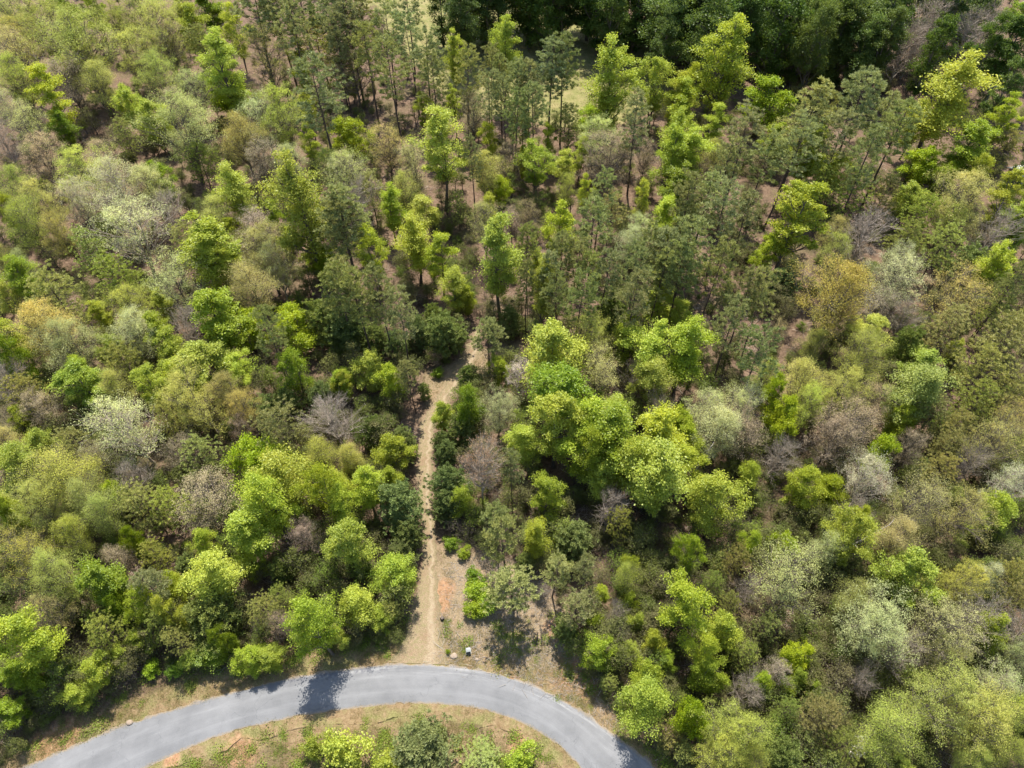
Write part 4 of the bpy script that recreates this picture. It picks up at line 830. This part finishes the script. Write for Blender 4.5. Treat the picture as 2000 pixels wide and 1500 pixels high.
log('fallen_branch', 424, 1479, 1.6, 0.07, 0.3, 'dark forked branch lying on bare soil inside the road bend', 'char', 'branch', 4)
log('fallen_branch', 1046, 1460, 0.8, 0.08, -0.6, 'short dark branch on the grass verge inside the road bend', 'char', 'branch', 2)
log('fallen_log', 1612, 1300, 8.0, 0.16, 1.9, 'long thin fallen trunk on bare leaf litter under pale oaks', 'bark', 'log', 3)
log('fallen_log', 1755, 1185, 6.0, 0.14, 0.5, 'grey fallen trunk on leaf litter between pale and yellow oaks', 'deadwood', 'log', 2)
log('fallen_log', 1115, 800, 5.0, 0.12, 0.4, 'pale fallen trunk among the deep green trees', 'deadwood', 'log', 3)
# leaning dead poles
def snag(px, py, H, lx, ly, label):
    rg = np.random.default_rng(int(px)); b = MB(); pth = curve((0, 0, -0.3), (lx, ly, H), rg, 0.02, 8); b.tube(pth, np.linspace(0.2, 0.05, 8), 6)
    for k in range(7):
        a0 = pth[3 + k % 5]; an = rg.uniform(0, 6.28); l_ = rg.uniform(0.8, 2.2); b.tube(curve(a0, a0 + np.array([math.cos(an) * l_, math.sin(an) * l_, l_ * 0.5]), rg, 0.08, 3), [0.05, 0.035, 0.01], 4)
    o = link('dead_snag', b.mesh('dead_snag', [M['deadwood']], True)); o.location = (*gp(px, py), 0); tag(o, label, 'dead tree')
snag(1470, 95, 20, 2.5, 0, 'tall pale leaning dead trunk in the dark wood beyond the meadow')
snag(1592, 1110, 9, 6.5, 1.5, 'grey dead trunk leaning into a bright green crown')
snag(1330, 960, 8, 3.5, 3.0, 'pale dead trunk leaning over at the edge of bright green trees')
# small white shed half hidden by trees
p = gp(1985, 352); r = root('white_shed', (*p, 0), 0.25, 'small shed with a white metal roof half hidden by trees', 'shed')
b = MB(); b.box((-2.0, -1.5, 0), (2.0, 1.5, 2.3)); link('wall', b.mesh('wall', [M['siding']]), r)
b = MB(); b.add([(-2.3, -1.9, 2.2), (2.3, -1.9, 2.2), (2.3, 0, 3.1), (-2.3, 0, 3.1), (-2.3, 1.9, 2.2), (2.3, 1.9, 2.2), (-2.3, -1.9, 2.3), (2.3, -1.9, 2.3), (2.3, 0, 3.2), (-2.3, 0, 3.2), (-2.3, 1.9, 2.3), (2.3, 1.9, 2.3)],
    [(6, 7, 8, 9), (9, 8, 11, 10), (1, 0, 3, 2), (2, 3, 4, 5), (0, 1, 7, 6), (5, 4, 10, 11), (1, 2, 8, 7), (2, 5, 11, 8), (3, 0, 6, 9), (4, 3, 9, 10)]); link('roof', b.mesh('roof', [M['white']]), r)
b = MB(); b.add([(-2, -1.5, 2.301), (-2, 1.5, 2.301), (-2, 0, 3.05)], [(0, 2, 1)]); b.add([(2, -1.5, 2.301), (2, 1.5, 2.301), (2, 0, 3.05)], [(0, 1, 2)]); link('gable', b.mesh('gable', [M['siding']]), r)
b = MB(); b.box((-0.45, -1.54, 0.02), (0.45, -1.503, 2.0)); link('door', b.mesh('door', [M['white']]), r)

# ---- twigs strewn over the clearing and low weeds on the ground inside the bend
tcol = bpy.data.collections.new('twig_sources'); trg = np.random.default_rng(31)
for k in range(3):
    b = MB()
    for _ in range(9):
        a0 = trg.uniform(0, 6.28); L = trg.uniform(0.25, 1.1); c0 = trg.normal(0, 0.7, 2); d = np.array([math.cos(a0), math.sin(a0)]) * L / 2
        b.tube(curve((*(c0 - d), 0.02), (*(c0 + d), 0.02 + trg.uniform(0, 0.08)), trg, 0.08, 3), np.array([1, 0.8, 0.3]) * trg.uniform(0.008, 0.02), 3)
    tcol.objects.link(bpy.data.objects.new('twig_source_%s' % 'abc'[k], b.mesh('twigs', [M['deadwood']])))
cd = np.array([gp(820 + 420 * a, 1080 + 340 * bb) for a, bb in trg.uniform(0, 1, (1600, 2))])
cd = cd[(inpoly(cd, clear_poly) | inpoly(cd, open_poly)) & ~inpoly(cd, road_poly) & (dist(cd, tm) > 2.0)][:420]
tw = scatter('twig_litter', cd, hgt(cd), trg.uniform(0.6, 1.3, len(cd)), trg.integers(0, 3, len(cd)), tcol)
tag(tw, 'pale twigs strewn over the clearing beside the road', 'twigs')
M['weed'] = leaf_material('weed_leaf', 0.4, 0.01, 0.3, fixed=[(0.0, (0.17, 0.26, 0.03)), (0.4, (0.26, 0.32, 0.05)), (0.7, (0.15, 0.21, 0.035)), (1.0, (0.28, 0.27, 0.07))])
wcol = bpy.data.collections.new('weed_sources')
for k in range(3):
    b = MB(); c0 = trg.normal(0, 1, (150, 3)) * np.array([0.33, 0.33, 0.10]); c0[:, 2] = np.abs(c0[:, 2]) + 0.02
    leaves(b, c0, np.array([0, 0, 0.7]), 0.11, trg); wcol.objects.link(bpy.data.objects.new('weed_source_%s' % 'abc'[k], b.mesh('weeds', [M['weed']])))
cd = np.array([gp(60 + 1300 * a, 1060 + 450 * bb) for a, bb in trg.uniform(0, 1, (14000, 2))])
inn = inpoly(cd, inner_poly) & (dist(cd, mid_e) > 4.2); patch = np.sin(cd[:, 0] * 0.7 + 2.0) * np.sin(cd[:, 1] * 0.9 + cd[:, 0] * 0.35) + 0.5 * np.sin(cd[:, 0] * 2.1)
pw = np.where(inn, np.where(patch > 0.25, 0.35, 0.04), np.where((dist(cd, mid_e) > 3.6) & (dist(cd, mid_e) < 8.5), np.where(patch > 0.3, 0.25, 0.03), np.where(inpoly(cd, clear_poly), 0.02, 0.0)))
cd = cd[(trg.uniform(0, 1, len(cd)) < pw) & (dist(cd, tm) > 2.2)][:1400]
wd_ = scatter('low_weeds', cd, hgt(cd), trg.uniform(0.5, 1.5, len(cd)), trg.integers(0, 3, len(cd)), wcol)
tag(wd_, 'low leafy weeds on the ground inside the road bend and along the verge', 'weeds')
